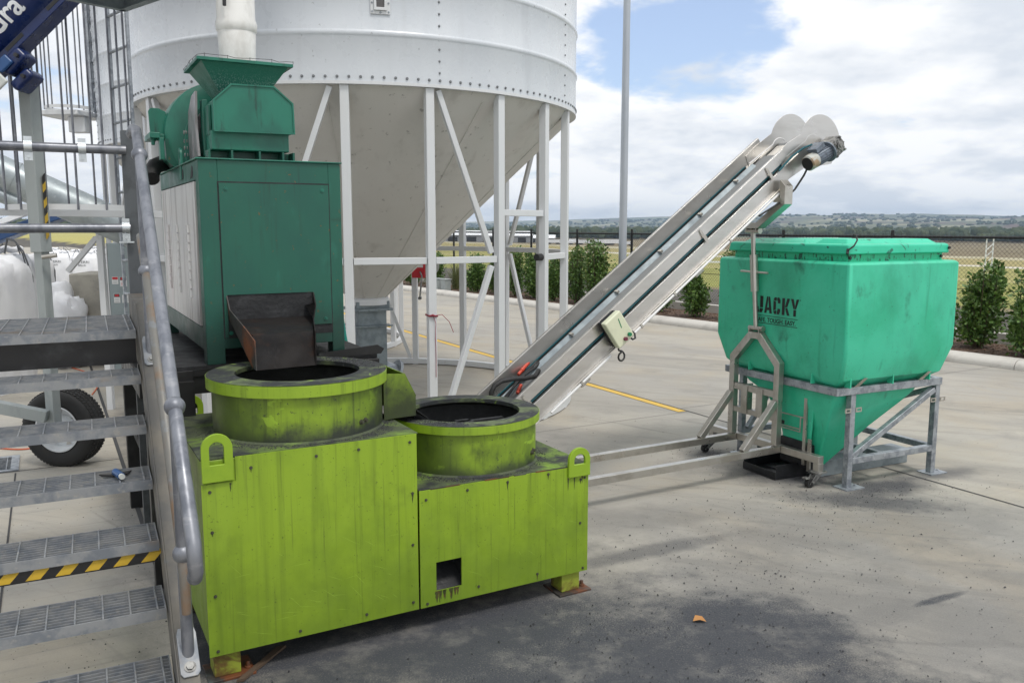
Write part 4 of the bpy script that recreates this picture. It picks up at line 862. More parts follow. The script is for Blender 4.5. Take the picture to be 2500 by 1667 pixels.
PR = thing('roller_press', 'dark teal roller press on a panelled cabinet with hopper on top', 'press', MF, (.6, 1.8, 1.262))
X0, X1, ZB, ZT = .206, .965, 1.28, 2.355
DY = 2.62
# cabinet: corner posts, frame, door panel with the chute opening
g = MB(MF)
g.box(X0, X0 + .095, V0, V0 + .10, 1.263, ZT - .008); g.box(X1 - .07, X1, V0, V0 + .10, 1.263, ZT - .008)
g.box(X0 + .095, X1 - .07, V0, V0 + .05, ZT - .125, ZT - .008); g.box(X0 + .095, X1 - .07, V0, V0 + .05, 1.345, 1.45)
g.box(X0, X0 + .04, V0 + .1, DY, 2.245, ZT - .008); g.box(X0, X0 + .05, V0 + .1, DY, 1.335, 1.455); g.box(X0, X0 + .06, DY - .06, DY, 1.455, 2.245); g.box(X0, X0 + .06, DY - .06, DY, 1.263, 1.335)
g.box(X1 - .05, X1, V0 + .1, DY, 1.335, ZT - .008); g.box(X0 + .06, X1 - .05, DY - .03, DY, 1.335, ZT - .008)
g.build('cabinet_frame', M['teal'], PR, bevel=.003)
MB(MF).box(X0 - .012, X1 + .008, V0 - .012, DY + .01, ZT - .0075, ZT).build('cabinet_lid', M['teal_light'], PR, bevel=.002)
dx0, dx1, dz0, dz1 = X0 + .098, X1 - .073, 1.452, ZT - .127; ox0, ox1, oz1 = .322, .786, 1.636
g = MB(MF)
for a_, b_, c_, d_ in ((dx0, ox0, 1.405, oz1), (ox1, dx1, dz0, oz1), (dx0, dx1, oz1, dz1)): g.box(a_, b_, V0 - .008, V0 - .002, c_, d_)
g.build('door_panel', M['teal'], PR)
g = MB(MF); g.box(dx0 - .007, dx1 + .006, V0 - .0018, V0 - .0002, 1.40, dz1 + .008); g.build('door_gap', M['soot'], PR)
for x, z in ((dx0 + .035, dz1 - .03), (dx1 - .035, dz1 - .03), (dx1 - .035, dz0 + .03), (dx0 + .03, 1.43)): MB(MF).tube((x, V0 - .008, z), (x, V0 - .012, z), .011, 14).tube((x, V0 - .012, z), (x, V0 - .015, z), .006, 6).build('door_latch', M['teal_light'], PR)
M['chute'].node_tree.nodes['Principled BSDF'].inputs['Specular IOR Level'].default_value = .2
# louvred pale side panel
sp = MB(MF); sp.box(X0 - .006, X0 + .01, V0 + .135, DY - .07, 1.462, 2.238); spn = sp.build('side_panel', M['seam_panel'], PR, bevel=.002)
for yy in (V0 + .36, V0 + .80, V0 + 1.22):
    for k in range(8):
        sp = MB(MF); z_ = 1.60 + k * .052; sp.prism([(X0 - .006, yy, z_), (X0 - .006, yy + .012, z_ + .045), (X0 - .006, yy + .055, z_ + .045), (X0 - .006, yy + .055, z_)], (-.012, 0, 0)); sp.build('louvre', M['seam_panel'], spn, bevel=.002)
sp = MB(MF); sp.prism([(X0 - .0005, V0 + .20, ZT - .10), (X0 - .0005, V0 + .235, ZT - .055), (X0 - .0005, V0 + .27, ZT - .10), (X0 - .0005, V0 + .235, ZT - .03 - .06)], (-.001, 0, 0)); 
for yy in (V0 + .2, V0 + .55): sp.tube((X0 - .0004, yy, ZT - .06), (X0 - .0015, yy, ZT - .06), .03, 20)
sp.each('port', M['soot'], PR)
# chute: floor in two slopes and side plates
C = MB(MF)
fl = [(.33, 1.02, 1.47), (.80, 1.02, 1.47)]
e0 = (.352, .483, 1.30); e1 = (.652, .503, 1.30)
# outline in the machine frame: top edge of the side plates runs straight from the door to the nose
LA, LB, LC = Vector((.335, V0 - .008, 1.50)), Vector((.362, .58, 1.462)), Vector((.360, .50, 1.297))
RA, RB, RC = Vector((.780, V0 - .008, 1.50)), Vector((.668, .58, 1.466)), Vector((.651, .50, 1.301))
LI, RI = Vector((.322, V0 + .45, 1.60)), Vector((.79, V0 + .45, 1.60))
th = Vector((0, 0, -.006))
def quad(a_, b_, c_, d_, off): C.prism([a_, b_, c_, d_], off)
quad(LI, RI, RA, LA, th); quad(LA, RA, RB, LB, th); quad(LB, RB, RC, LC, Vector((0, .006, 0)))
C.build('chute_floor', M['chute'], PR)
TL = [Vector((.322, V0 - .008, 1.632)), Vector((.327, V0 - .05, 1.56)), Vector((.352, .68, 1.485)), Vector((.352, .50, 1.385))]
TR = [Vector((.786, V0 - .008, 1.634)), Vector((.780, V0 - .07, 1.565)), Vector((.695, .68, 1.51)), Vector((.682, .50, 1.385))]
C = MB(MF); C.prism([LI, LA, Vector((.362, .60, 1.30)), LC, Vector((.360, .515, 1.442)), TL[2] , TL[1], TL[0], Vector((.322, V0 + .45, 1.632))], (-.006, 0, 0)); C.build('chute_side', M['rust_chute'], PR)
C = MB(MF); C.prism([RI, RA, Vector((.668, .60, 1.30)), RC, Vector((.655, .51, 1.475)), TR[2], TR[1], TR[0], Vector((.79, V0 + .45, 1.634))], (.006, 0, 0)); C.build('chute_side', M['chute'], PR)
C = MB(MF); C.box(.30, .80, V0 + .46, V0 + .47, 1.46, 1.75); C.build('chute_back', M['soot'], PR)  # blackened plate paints in the shade deep inside the chute
# press body on the cabinet: base with ribs, gear guard, bearing arches, rollers, pulley hood
Z = 2.355
g = MB(MF); g.box(.30, .76, 1.30, 1.34, Z, Z + .06)
for x in (.30, .42, .57, .70, .76): g.box(x - .006, x + .006, 1.20, 1.30, Z, Z + .06)
g.box(.30, .76, 1.33, 2.5, Z, Z + .03); g.build('base_ribs', M['teal'], PR, bevel=.002)
g = MB(MF); g.box(.315, .735, 1.20, 1.75, Z + .0605, 2.52); g.build('gear_case', M['teal_light'], PR, bevel=.006)
pg = [(.328, 2.512), (.328, 2.675), (.422, 2.762), (.652, 2.765), (.753, 2.68), (.757, 2.516)]
g = MB(MF); g.prism([(x, 1.165, z) for x, z in pg], (0, .20, 0)); gg = g.build('gear_guard', M['teal_light'], PR, bevel=.004)
g = MB(MF); n_ = len(pg)
g.ringprism([(.5425 + (x - .5425) * 1.018, 1.158, 2.64 + (z - 2.64) * 1.03) for x, z in pg], [(.5425 + (x - .5425) * .98, 1.158, 2.64 + (z - 2.64) * .965) for x, z in pg], (0, .012, 0)); g.build('guard_edge', M['teal_light'], PR)
g = MB(MF); g.box(.30, .328, 1.36, 1.44, 2.39, 2.70).box(.312, .326, 1.25, 1.36, 2.50, 2.66); g.build('hinge_plate', M['teal'], PR, bevel=.003)
def archplate(y, th_, r_o, r_i, cx, zc, zb, m, nm='bearing_arch'):
    n_ = 20; o_ = [(cx - r_o, zb)] + [(cx - r_o * math.cos(PI * i / n_), zc + r_o * math.sin(PI * i / n_)) for i in range(n_ + 1)] + [(cx + r_o, zb)]
    i_ = [(cx - r_i, zb)] + [(cx - r_i * math.cos(PI * i / n_), zc + r_i * math.sin(PI * i / n_)) for i in range(n_ + 1)] + [(cx + r_i, zb)]
    vs = [(x, y, z) for x, z in o_] + [(x, y, z) for x, z in i_]; n2 = len(o_)
    q = MB(MF); A_ = o_ + i_[::-1]; q.prism([(x, y, z) for x, z in A_], (0, th_, 0)); return q.build(nm, m, PR, bevel=.002)
archplate(1.52, .05, .235, .20, .50, 2.50, Z, M['pale_plate']); archplate(1.70, .03, .24, .215, .49, 2.51, Z, M['teal_light'])
g = MB(MF); g.tube((.50, 1.45, 2.53), (.50, 1.70, 2.53), .19, 40); g.build('roller', M['pale_plate'], PR)
g = MB(MF); g.prism([(.268, 1.37, 2.39), (.268, 1.68, 2.37), (.268, 1.72, 2.52), (.268, 1.66, 2.66), (.268, 1.52, 2.735), (.268, 1.38, 2.745), (.268, 1.42, 2.56)], (.012, 0, .0)); g.build('wear_plate', M['pale_plate'], PR)
g = MB(MF)
for y, rr in ((1.74, .26), (1.90, .26)):
    for i in range(9): a_ = R(180 + i * -2); 
for z_ in (2.42, 2.46, 2.50, 2.55): g.bolt((.262, 1.715, z_), (-1, 0, 0), .012, .018)
g.build('arch_bolts', M['gear_metal'], PR)
g = MB(MF).lathe([(0, 0), (.30, 0), (.33, .02), (.335, .05), (.335, .28), (.33, .31), (.30, .33), (0, .33)], (.50, 1.92, 2.555), 64, (0, 1, 0)); g.build('pulley_hood', M['teal_light'], PR)
g = MB(MF); g.box(.10, .30, 1.96, 2.0, 2.52, 2.56).box(.08, .14, 1.92, 2.22, 2.53, 2.565).box(.13, .155, 1.88, 1.95, 2.40, 2.53); g.bolt((.10, 1.95, 2.53), (0, 0, -1), .012, .04); g.build('hood_flange', M['teal_light'], PR, bevel=.004)
q = MB(MF); q.prism([(.095, 2.02, 2.56), (.19, 2.02, 2.56), (.19, 2.02, 2.70), (.15, 2.02, 2.72), (.105, 2.02, 2.72), (.09, 2.02, 2.70)], (0, .02, 0)); q.build('hood_lug', M['teal_light'], PR, bevel=.004)
q = MB(MF); q.prism([(.22, 1.93, 2.2 + .155), (.17, 1.93, 2.40), (.165, 1.93, 2.53), (.5, 1.93, 2.53), (.5, 1.93, 2.36)], (0, .3, 0)); q.build('hood_skirt', M['teal'], PR)
# lifting eyes on the cabinet lid
def eye(x, y, zc, r_, ax='x', zb=Z):
    n_ = 16; o_ = [(-r_, zb)] + [(-r_ * math.cos(PI * i / n_), zc + r_ * math.sin(PI * i / n_)) for i in range(n_ + 1)] + [(r_, zb)]; cz = zc; hr = r_ * .5
    i_ = [(-hr * .7, cz - hr)] + [(-hr * math.cos(PI * i / n_), cz + hr * math.sin(PI * i / n_)) for i in range(n_ + 1)] + [(hr * .7, cz - hr)]
    f_ = (lambda a_, b_: (x, y + a_, b_)) if ax == 'y' else (lambda a_, b_: (x + a_, y, b_))
    MB(MF).ringprism([f_(*p) for p in o_], [f_(*p) for p in i_], (.012, 0, 0) if ax == 'y' else (0, .012, 0)).build('lifting_eye', M['teal_light'], PR, bevel=.001)
eye(X0 - .005, 1.62, 2.41, .042, 'y', 2.27); eye(X1 - .16, 1.9, 2.40, .04, 'y', Z)
g = MB(MF); g.path([(.33, 2.2, 2.40), (.18, 2.15, 2.40), (.12, 2.1, 2.375), (.09, 2.05, 2.33), (.085, 2.0, 2.29)], [.045, .052, .048, .05, .048], 14); g.build('conduit_boot', M['black_rubber'], PR)
# feed hopper
g = MB(MF); zt_ = 2.95; yA, yB = 1.46, 1.84
top = [(.288, yA, 2.948), (.80, yA, 2.955), (.80, yB + .05, 2.955), (.288, yB + .05, 2.948)]
g = MB(MF); T0 = (.275, .80, 1.30, 1.80, 2.925); B0 = (.43, .645, 1.44, 1.66, 2.72)
g.loft([(.43, .645, 1.44, 1.66, 2.68), B0, (.30, .775, 1.325, 1.775, 2.905)], cap=False)
g.loft([(.436, .639, 1.446, 1.654, 2.68), (.436, .639, 1.446, 1.654, 2.72), (.306, .769, 1.331, 1.769, 2.905)], cap=False); g.build('hopper', M['teal_dusty'], PR)
g = MB(MF); rc = lambda x0, x1, y0, y1, z: [(x0, y0, z), (x1, y0, z), (x1, y1, z), (x0, y1, z)]
g.ringprism(rc(.275, .80, 1.30, 1.80, 2.904), rc(.31, .765, 1.335, 1.765, 2.904), (0, 0, .018)); g.build('hopper_rim', M['teal_light'], PR, bevel=.002)
g = MB(MF); random.seed(4)
pts = []
for (xa, ya), (xb, yb) in (((.275, 1.80), (.275, 1.30)), ((.275, 1.30), (.80, 1.30))):
    for i in range(14): f = i / 13; pts.append((xa + (xb - xa) * f, ya + (yb - ya) * f, 2.925 + random.uniform(0, .012)))
g.path(pts, .0016, 5)
for p in pts[::3]: g.tube((p[0], p[1], 2.922), (p[0], p[1], p[2] + .004), .0016, 5)
g.build('rim_wire', M['tape_black'], PR)
# white hose dropping into the hopper
t = thing('filling_hose', 'white translucent filling hose hanging down into the teal hopper', 'hose', MF, (.545, 1.62, 2.93))
g = MB(MF).lathe([(.092, 2.80), (.10, 2.93), (.108, 3.12), (.106, 3.125)], (.548, 1.58, 0), 32); g.build('lower_sleeve', M['off_white_pipe'], t)
g = MB(MF).lathe([(.094, 3.10), (.115, 3.13), (.118, 3.17), (.108, 3.20), (.107, 3.9), (.12, 4.4)], (.548, 1.58, 0), 32); g.build('upper_sleeve', M['off_white_pipe'], t)
MB(MF).box(.455, .475, 1.465, 1.48, 3.24, 3.36).build('toggle', M['tape_black'], t, bevel=.004)
# green coil and hoses seen between cabinet foot and drum
g = MB(MF); g.tube((.74, 1.5, 1.31), (.98, 1.5, 1.31), .016, 12); tag(g.build('green_pipe', M['lime_clean']), 'short lime green pipe lying under the teal cabinet', 'pipe')
g = MB(MF); g.path([(.82 + .03 * math.cos(a_ * .3), 1.38 + .002 * a_, 1.33 + .03 * math.sin(a_ * .3)) for a_ in range(0, 44)], .007, 6); g.path([(.84, 1.36, 1.36), (.9, 1.36, 1.39), (.94, 1.37, 1.34), (.95, 1.4, 1.30)], .009, 6)
tag(g.build('hose_coil', M['black_rubber']), 'little coil of black hose under the right foot of the teal cabinet', 'hose')

# white pump cabinet behind, teal hose on it
wx, wy = 1.32, 2.55
t = thing('white_cabinet', 'white sheet metal cabinet with rolled edges just right of the teal press', 'cabinet', MF, (wx, wy, 0))
MB(MF).box(wx - .35, wx + .005, wy, wy + .5, 0.05, 1.52).build('body', M['white_metal'], t, bevel=.01)
MB(MF).tube((wx - .37, wy - .03, 1.60), (wx + .07, wy - .03, 1.60), .035, 18).tube((wx - .37, wy - .03, 1.19), (wx + .07, wy - .03, 1.19), .035, 18).box(wx - .36, wx + .05, wy - .02, wy + .5, 1.525, 1.60).box(wx + .01, wx + .05, wy, wy + .05, .05, 1.18).build('rolled_edge', M['white_metal'], t, bevel=.004)
MB(MF).ringprism([(wx - .3, wy - .012, 1.24), (wx + .0, wy - .012, 1.24), (wx + .0, wy - .012, 1.50), (wx - .3, wy - .012, 1.50)], [(wx - .27, wy - .012, 1.27), (wx - .03, wy - .012, 1.27), (wx - .03, wy - .012, 1.47), (wx - .27, wy - .012, 1.47)], (0, .011, 0)).build('door', M['white_metal'], t, bevel=.002)
g = MB(MF)
for x in (wx - .22, wx - .1, wx + .02): g.bolt((wx + .0 + (x - wx), wy - .022, 1.545), (0, -1, 0), .008, .01)
g.build('screws', M['galv'], t)
g = MB(MF); g.path([(wx + .06, wy - .12, 1.44), (wx + .065, wy - .13, 1.36), (wx + .10, wy - .14, 1.10), (wx + .14, wy - .16, .85), (wx + .16, wy - .18, .5), (wx + .2, wy - .2, .05)], .019, 10)
tag(g.build('teal_hose', mat('teal hose', (.0, .20, .16), .4)), 'teal hose hanging beside the white cabinet', 'hose')

# ================================================================== CONVEYOR AND ITS STAND
TH = math.atan(.733)
class CFr:      # conveyor frame: x along the belt, y across (machine v), z square to the belt
    pass
_c0 = MF.p(2.40, 1.15, .719)
CF = Fr(0, 0, (1, 0)); CF.m = MF.m @ Matrix.Translation((2.40, 1.15, .719)) @ Matrix.Rotation(-TH, 4, 'Y')
t = thing('belt_conveyor', 'long inclined stainless steel belt conveyor rising from the mixers to the green bin', 'conveyor', MF, (2.4, 1.37, 0))
S0, S1, W_ = -1.0, 2.98, .365
def side(y, sg, nm):
    g = MB(CF)
    g.box(S0, S1, min(y, y + sg * .003), max(y, y + sg * .003), .004, .112)                      # lower plate
    g.box(S0, S1 - .35, min(y, y - sg * .022), max(y, y - sg * .022), -.0, .004)            # bottom lip
    g.box(S0, S1, min(y, y + sg * .025), max(y, y + sg * .025), .112, .1155)              # step
    return g.build(nm, M['stainless'], t, bevel=.0015)
side(0, 1, 'side_plate'); side(W_, -1, 'side_plate')
def guard(y, sg, s1, zt=.232):
    g = MB(CF); g.box(S0, s1, min(y, y + sg * .003), max(y, y + sg * .003), .150, zt); g.box(S0, s1, min(y, y + sg * (.02 if zt < .25 else -.02)), max(y, y + sg * (.02 if zt < .25 else -.02)), zt, zt + .004)
    g.box(S0, s1, min(y + sg * .003, y + sg * .02), max(y + sg * .003, y + sg * .02), .150, .153)
    return g.build('side_guard', M['stainless'], t, bevel=.0015)
guard(.004, 1, 2.86); guard(W_ - .004, -1, 3.0, .275)
MB(CF).box(S0, 2.75, W_ - .016, W_ - .009, .166, .173).build('belt_edge', M['cyan'], t)
MB(CF).box(S0, 2.75, W_ - .017, W_ - .008, .150, .1655).build('shadow_strip', M['black_rubber'], t)  # black strip painted in as the shadow line under the belt edge
MB(CF).box(S0, 2.95, .03, W_ - .03, .128, .136).build('belt', M['belt'], t)
g = MB(CF)
for y in (.026, W_ - .026): g.box(S0, 2.8, y - .004, y + .004, .124, .138)
g.build('belt_edge', M['cyan'], t)
g = MB(CF); g.box(S0, 2.95, .027, W_ - .027, .07, .075); g.build('return_tray', M['stainless'], t)
g = MB(CF); g.prism([(S0, W_ - .075, .137), (S0, W_ - .072, .137), (S0, W_ - .042, .163), (S0, W_ - .045, .163)], (3.8, 0, 0)); g.build('skirt_rail', M['galv_dark'], t)
g = MB(CF)
for s_ in (.12, .62, 1.12, 1.62, 2.1, 2.55): MB(CF).box(s_, s_ + .02, W_ - .085, W_ - .045, .150, .168).build('skirt_clip', M['stainless_dark'], t)
g = MB(CF)
for s_ in (-.05, .86, 1.82, 2.62): g.prism([(s_, -.006, .112), (s_ + .03, -.006, .112), (s_ + .03, -.006, .150), (s_, -.006, .150)], (0, .009, 0)); g.prism([(s_ - .004, -.016, .10), (s_ + .012, -.02, .10), (s_ + .012, -.004, .215), (s_ - .004, -.004, .215)], (.004, 0, 0))
g.each('guard_strut', M['stainless_dark'], t)
# end plates with the round head
def endplate(y, th_, dy_=0.0):
    cs, cn, r_ = 3.225 + dy_, .035 + dy_ * .2, .232; n_ = 28; poly = [(2.78, .115), (2.80, .235), (2.92, .245)]
    for i in range(n_ + 1):
        a_ = R(128) - R(165) * i / n_; poly.append((cs + r_ * math.cos(a_), cn + r_ * math.sin(a_)))
    poly += [(3.25, -.17), (2.98, -.025), (2.80, .0)]
    MB(CF).prism([(a_, y, b_) for a_, b_ in poly], (0, th_, 0)).build('head_plate', M['stainless'], t, bevel=.001)
endplate(.008, .004); endplate(W_ - .012, .004, .06)
g = MB(CF); g.tube((3.15, .03, .055), (3.15, W_ - .03, .055), .062, 28); g.build('drive_roller', M['belt'], t)
g = MB(CF); g.box(2.86, 3.12, .03, W_ - .03, .114, .118); g.build('head_cover', M['stainless'], t)
for y in (.003, W_ - .02):
    g = MB(CF); g.path([(2.80, y + .01, .165)] + [(3.15 + .095 * math.cos(R(120 - 12 * i)), y + .01, .055 + .105 * math.sin(R(120 - 12 * i))) for i in range(9)], .006, 6); g.build('belt_lip', M['label_white'], t)
g = MB(CF); g.prism([(2.98, .02, -.028), (3.245, .02, -.168), (3.245, W_ - .02, -.168), (2.98, W_ - .02, -.028)], (0, 0, .003)); g.build('underside_tray', M['stainless'], t)
# conduit and brackets below
g = MB(CF); g.tube((.05, -.018, -.018), (.66, -.018, -.018), .010, 12).tube((.80, -.018, -.018), (2.62, -.018, -.018), .010, 12); g.each('conduit', M['label_white'], t)
g = MB(CF)
for s_ in (.35, .98, 1.35, 2.0): g.box(s_, s_ + .018, -.032, -.004, -.032, -.004)
for s_ in (.36, 1.62, 2.62): g.box(s_, s_ + .09, .02, .10, -.07, -.001).box(s_, s_ + .09, W_ - .10, W_ - .02, -.07, -.001)
g.box(2.60, 2.72, -.02, .06, -.085, -.02).each('bracket', M['stainless_dark'], t, bevel=.002)
g = MB(CF); g.path([(2.35, -.02, -.035), (2.60, -.04, -.075), (2.75, -.05, -.07), (2.88, -.06, -.03), (2.93, -.07, -.0)], .008, 8); g.build('motor_cable', M['black_rubber'], t)
g = MB(CF); g.path([(2.72, -.01, .125), (2.88, -.03, .15), (3.0, -.05, .145), (3.08, -.06, .12)], .008, 8).tube((3.33, -.05, -.075), (3.385, -.06, -.125), .008, 10); g.each('cable_sleeve', M['cyan'], t)
CM = Fr(0, 0, (1, 0)); CM.m = CF.m @ Matrix.Translation((-.055, 0, .004))
# gearbox and motor on the near head plate
mo = MB(CM); mo.tube((3.05, -.11, .03), (3.20, -.11, -.0), .055, 28)
for k in range(20):
    a_ = 2 * PI * k / 20; c_ = Vector((3.05, -.11, .03)); dr = (Vector((3.20, -.11, 0)) - c_).normalized(); o1 = Vector((0, 1, 0)); o2 = dr.cross(o1); off = (o1 * math.cos(a_) + o2 * math.sin(a_)) * .056
    mo.bar(c_ + off, c_ + dr * .15 + off, .003, .014, off)
mo.build('motor', M['motor_grey'], t)
c_ = Vector((3.05, -.11, .03)); dr = (Vector((3.20, -.11, 0)) - c_).normalized()
mc = MB(CM); mc.lathe([(.0, -.085), (.05, -.085), (.061, -.076), (.063, -.01), (.060, .0)], c_, 32, dr); cw = mc.build('fan_cowl', M['motor_cowl'], t)
g = MB(CM)
o1 = Vector((0, 1, 0)); o2 = dr.cross(o1); cf_ = c_ - dr * .0865
for r_ in (.012, .022, .032, .042, .05): g.lathe([(r_ - .002, -.001), (r_ + .002, -.001), (r_ + .002, .001), (r_ - .002, .001)], cf_, 24, dr, closed=True)
g.tube(cf_ - dr * .0008, cf_, .0, 8, r2=.052)
g.build('fan_grille', M['black_steel'], cw)
g = MB(CM); g.lathe([(.0, .15), (.082, .15), (.082, .165), (0, .165)], c_, 32, dr); g.box(3.06, 3.16, -.155, -.065, .075, .108).box(3.055, 3.165, -.16, -.06, .1085, .116); g.build('terminal_box', M['motor_grey'], t, bevel=.003)
g = MB(CM); g.box(3.22, 3.34, -.15, -.02, -.075, .055); g.tube((3.29, -.16, -.005), (3.29, .006, -.005), .056, 24).tube((3.29, -.172, -.005), (3.29, -.161, -.005), .032, 20).tube((3.29, -.182, -.005), (3.29, -.1725, -.005), .016, 16)
for a_ in range(8): g.bolt((3.29 + .048 * math.cos(a_ * PI / 4), -.161, -.005 + .048 * math.sin(a_ * PI / 4)), (0, -1, 0), .006, .008)
for a_, b_ in ((3.23, -.065), (3.33, -.065), (3.23, .045), (3.33, .045)): g.bolt((a_, -.151, b_), (0, -1, 0), .009, .014)
g.build('gearbox', M['gear_metal'], t, bevel=.004)
# starter box on the side: cream lid, dark base, buttons, cable loop
cb = MB(CF); cb.box(.71, .86, -.045, -.004, .02, .235); bx_ = cb.build('starter_base', M['black_plastic'], t, bevel=.004)
cb = MB(CF); cb.loft([(.0, 1, 0, 1, 0), (0, 1, 0, 1, 1)]) if False else cb.prism([(.705, -.046, .015), (.865, -.046, .015), (.865, -.046, .24), (.705, -.046, .24)], (0, -.055, 0)); cb.prism([(.712, -.1012, .022), (.858, -.1012, .022), (.848, -.125, .16), (.722, -.125, .16)], (0, -.001, 0)) if False else None
lid = cb.build('starter_box', M['beige'], t, bevel=.012, seg=3)
g = MB(CF); g.tube((.828, -.101, .052), (.828, -.118, .052), .014, 16); g.build('start_button', M['green_button'], lid)
g = MB(CF); g.tube((.783, -.101, .048), (.783, -.118, .048), .014, 16).build('stop_button', M['red_button'], lid)
g = MB(CF); g.prism([(.800, -.1008, .13), (.808, -.1008, .13), (.822, -.1008, .20), (.814, -.1008, .20)], (0, -.001, 0)); g.build('sticker', M['green_button'], lid)
g = MB(CF); g.path([(.72, -.055, .0) if i == 0 else (.70 + .035 * math.cos(R(90 - 30 * i)), -.05 - .004 * i, -.045 + .035 * math.sin(R(90 - 30 * i))) for i in range(0, 14)], .007, 8); g.path([(.84, -.06, .012), (.85, -.065, -.02), (.875, -.06, -.03), (.90, -.04, -.012), (.90, -.025, .01)], .007, 8); g.each('cable_loop', M['black_rubber'], t)
# hoses and plugs stuffed in the lower trough
g = MB(CF); 
g.path([(-.24, .15, .20), (-.20, .15, .28), (-.165, .15, .325), (-.12, .15, .345), (-.06, .15, .335), (.02, .155, .285), (.10, .17, .215), (.18, .2, .16), (.24, .24, .155)], .017, 12)
g.path([(-.30, .16, .15), (-.1, .2, .19), (.1, .26, .20), (.26, .30, .16), (.34, .34, .15)], .010, 8); g.path([(-.30, .2, .15), (-.08, .23, .175), (.12, .29, .19), (.30, .34, .16)], .010, 8); g.path([(-.30, .24, .15), (-.05, .27, .17), (.12, .3, .17), (.34, .36, .16)], .009, 8)
tag(g.build('power_cables', M['black_rubber']), 'bundle of black power cables lying in the foot of the conveyor', 'cable')
for i, (a_, b_, lb) in enumerate([((.12, .31, .205), (.26, .37, .19), 'orange red plug on top of the cable bundle, higher up the conveyor'), ((.0, .20, .16), (.07, .24, .165), 'orange red plug under the cable bundle, nearer the drum')]):
    g = MB(CF); g.tube(a_, b_, .012, 14).tube(Vector(b_) * .3 + Vector(a_) * .7, Vector(b_) * .45 + Vector(a_) * .55, .015, 14); tag(g.build('power_plug', M['red_plug']), lb, 'plug', 'plugs of the conveyor cables')

# stand on castors with screw jack and yoke
US = 4.57; VC = 1.375
t = thing('conveyor_stand', 'stainless castor frame with screw jack holding up the conveyor in front of the green bin', 'stand', MF, (US, VC, 0))
def sb(nm, p, q, w_=.06, h=.06, up=(0, 0, 1)): return MB(MF).bar(p, q, w_, h, up).build(nm, M['stainless_dark'], t, bevel=.004)
sb('cross_beam', (US + .06, .69, .21), (US + .06, 1.92, .21), .058, .058)
for v_ in (1.10, 1.60):
    sb('long_beam', (1.9, v_, .209), (US + .028, v_, .209), .056, .056)
    sb('upright', (US, v_, .24), (US, v_, .90), .056, .056)
    sb('diagonal', (US - .36, v_, .235), (US - .025, v_, .60), .052, .052)
g = MB(MF); g.prism([(US - .028, 1.628, .885), (US - .028, 1.628, .92), (US - .028, 1.42, 1.14), (US - .028, 1.29, 1.14), (US - .028, 1.072, .92), (US - .028, 1.072, .885), (US - .028, 1.128, .885), (US - .028, 1.32, 1.085), (US - .028, 1.39, 1.085), (US - .028, 1.572, .885)], (.056, 0, 0)); g.build('arch', M['stainless_dark'], t, bevel=.003)
sb('cross_tie', (US, 1.13, .66), (US, 1.57, .66), .045, .055); sb('cross_tie', (US + .0, 1.13, .462), (US, 1.57, .462), .045, .045)
g = MB(MF)
for v_ in (1.44, 1.27): g.box(US - .034, US - .026, v_ - .035, v_ + .035, .44, .68).box(US - .034, US + .03, v_ - .035, v_ - .029, .44, .66)
g.each('hanger_plate', M['stainless_dark'], t, bevel=.003)
MB(MF).tube((US, VC - .008, 1.17), (US, VC + .02, 1.469), .019, 20).build('jack_rod', M['stainless_dark'], t); MB(MF).tube((US, VC + .049, 1.771), (US, VC + .066, 1.95), .019, 20).build('jack_rod', M['stainless_dark'], t)
g = MB(MF); g.tube((US, VC + .02, 1.47), (US, VC + .049, 1.77), .032, 24); g.build('jack_sleeve', M['stainless_dark'], t)
g = MB(MF); g.tube((US, VC - .115, 1.628), (US, VC + .185, 1.632), .009, 12); g.build('jack_handle', M['stainless_dark'], t)
for z_ in (1.17, 1.965):
    vc_ = VC - .008 if z_ < 1.5 else VC + .068
    g = MB(MF); g.tube((US, vc_ - .075, z_), (US, vc_ + .075, z_), .019, 18).tube((US, vc_ - .082, z_), (US, vc_ - .0755, z_), .028, 6); 
    for v_ in (vc_ - .06, vc_ + .05): g.box(US - .025, US + .025, v_, v_ + .012, z_ - .035 if z_ < 1.5 else z_ - .01, z_ + .01 if z_ < 1.5 else z_ + .04)
    g.build('pivot', M['stainless_dark'], t, bevel=.002)
g = MB(MF); yk = [(VC + .07, 1.985), (VC - .07, 1.985), (1.10, 2.18), (1.10, 2.33), (1.055, 2.29), (1.055, 2.165), (VC - .09, 1.94) , (VC, 1.935)]
yz = [(VC + .14, 2.03), (VC - .02, 2.03), (1.115, 2.20), (1.115, 2.36), (1.06, 2.31), (1.06, 2.17), (VC - .04, 1.985), (VC + .16, 1.985), (1.68, 2.17), (1.68, 2.31), (1.63, 2.36), (1.63, 2.20)]
g.prism([(US - .06, a_, b_) for a_, b_ in yz], (.085, 0, 0)); g.build('yoke', M['stainless_dark'], t, bevel=.003)
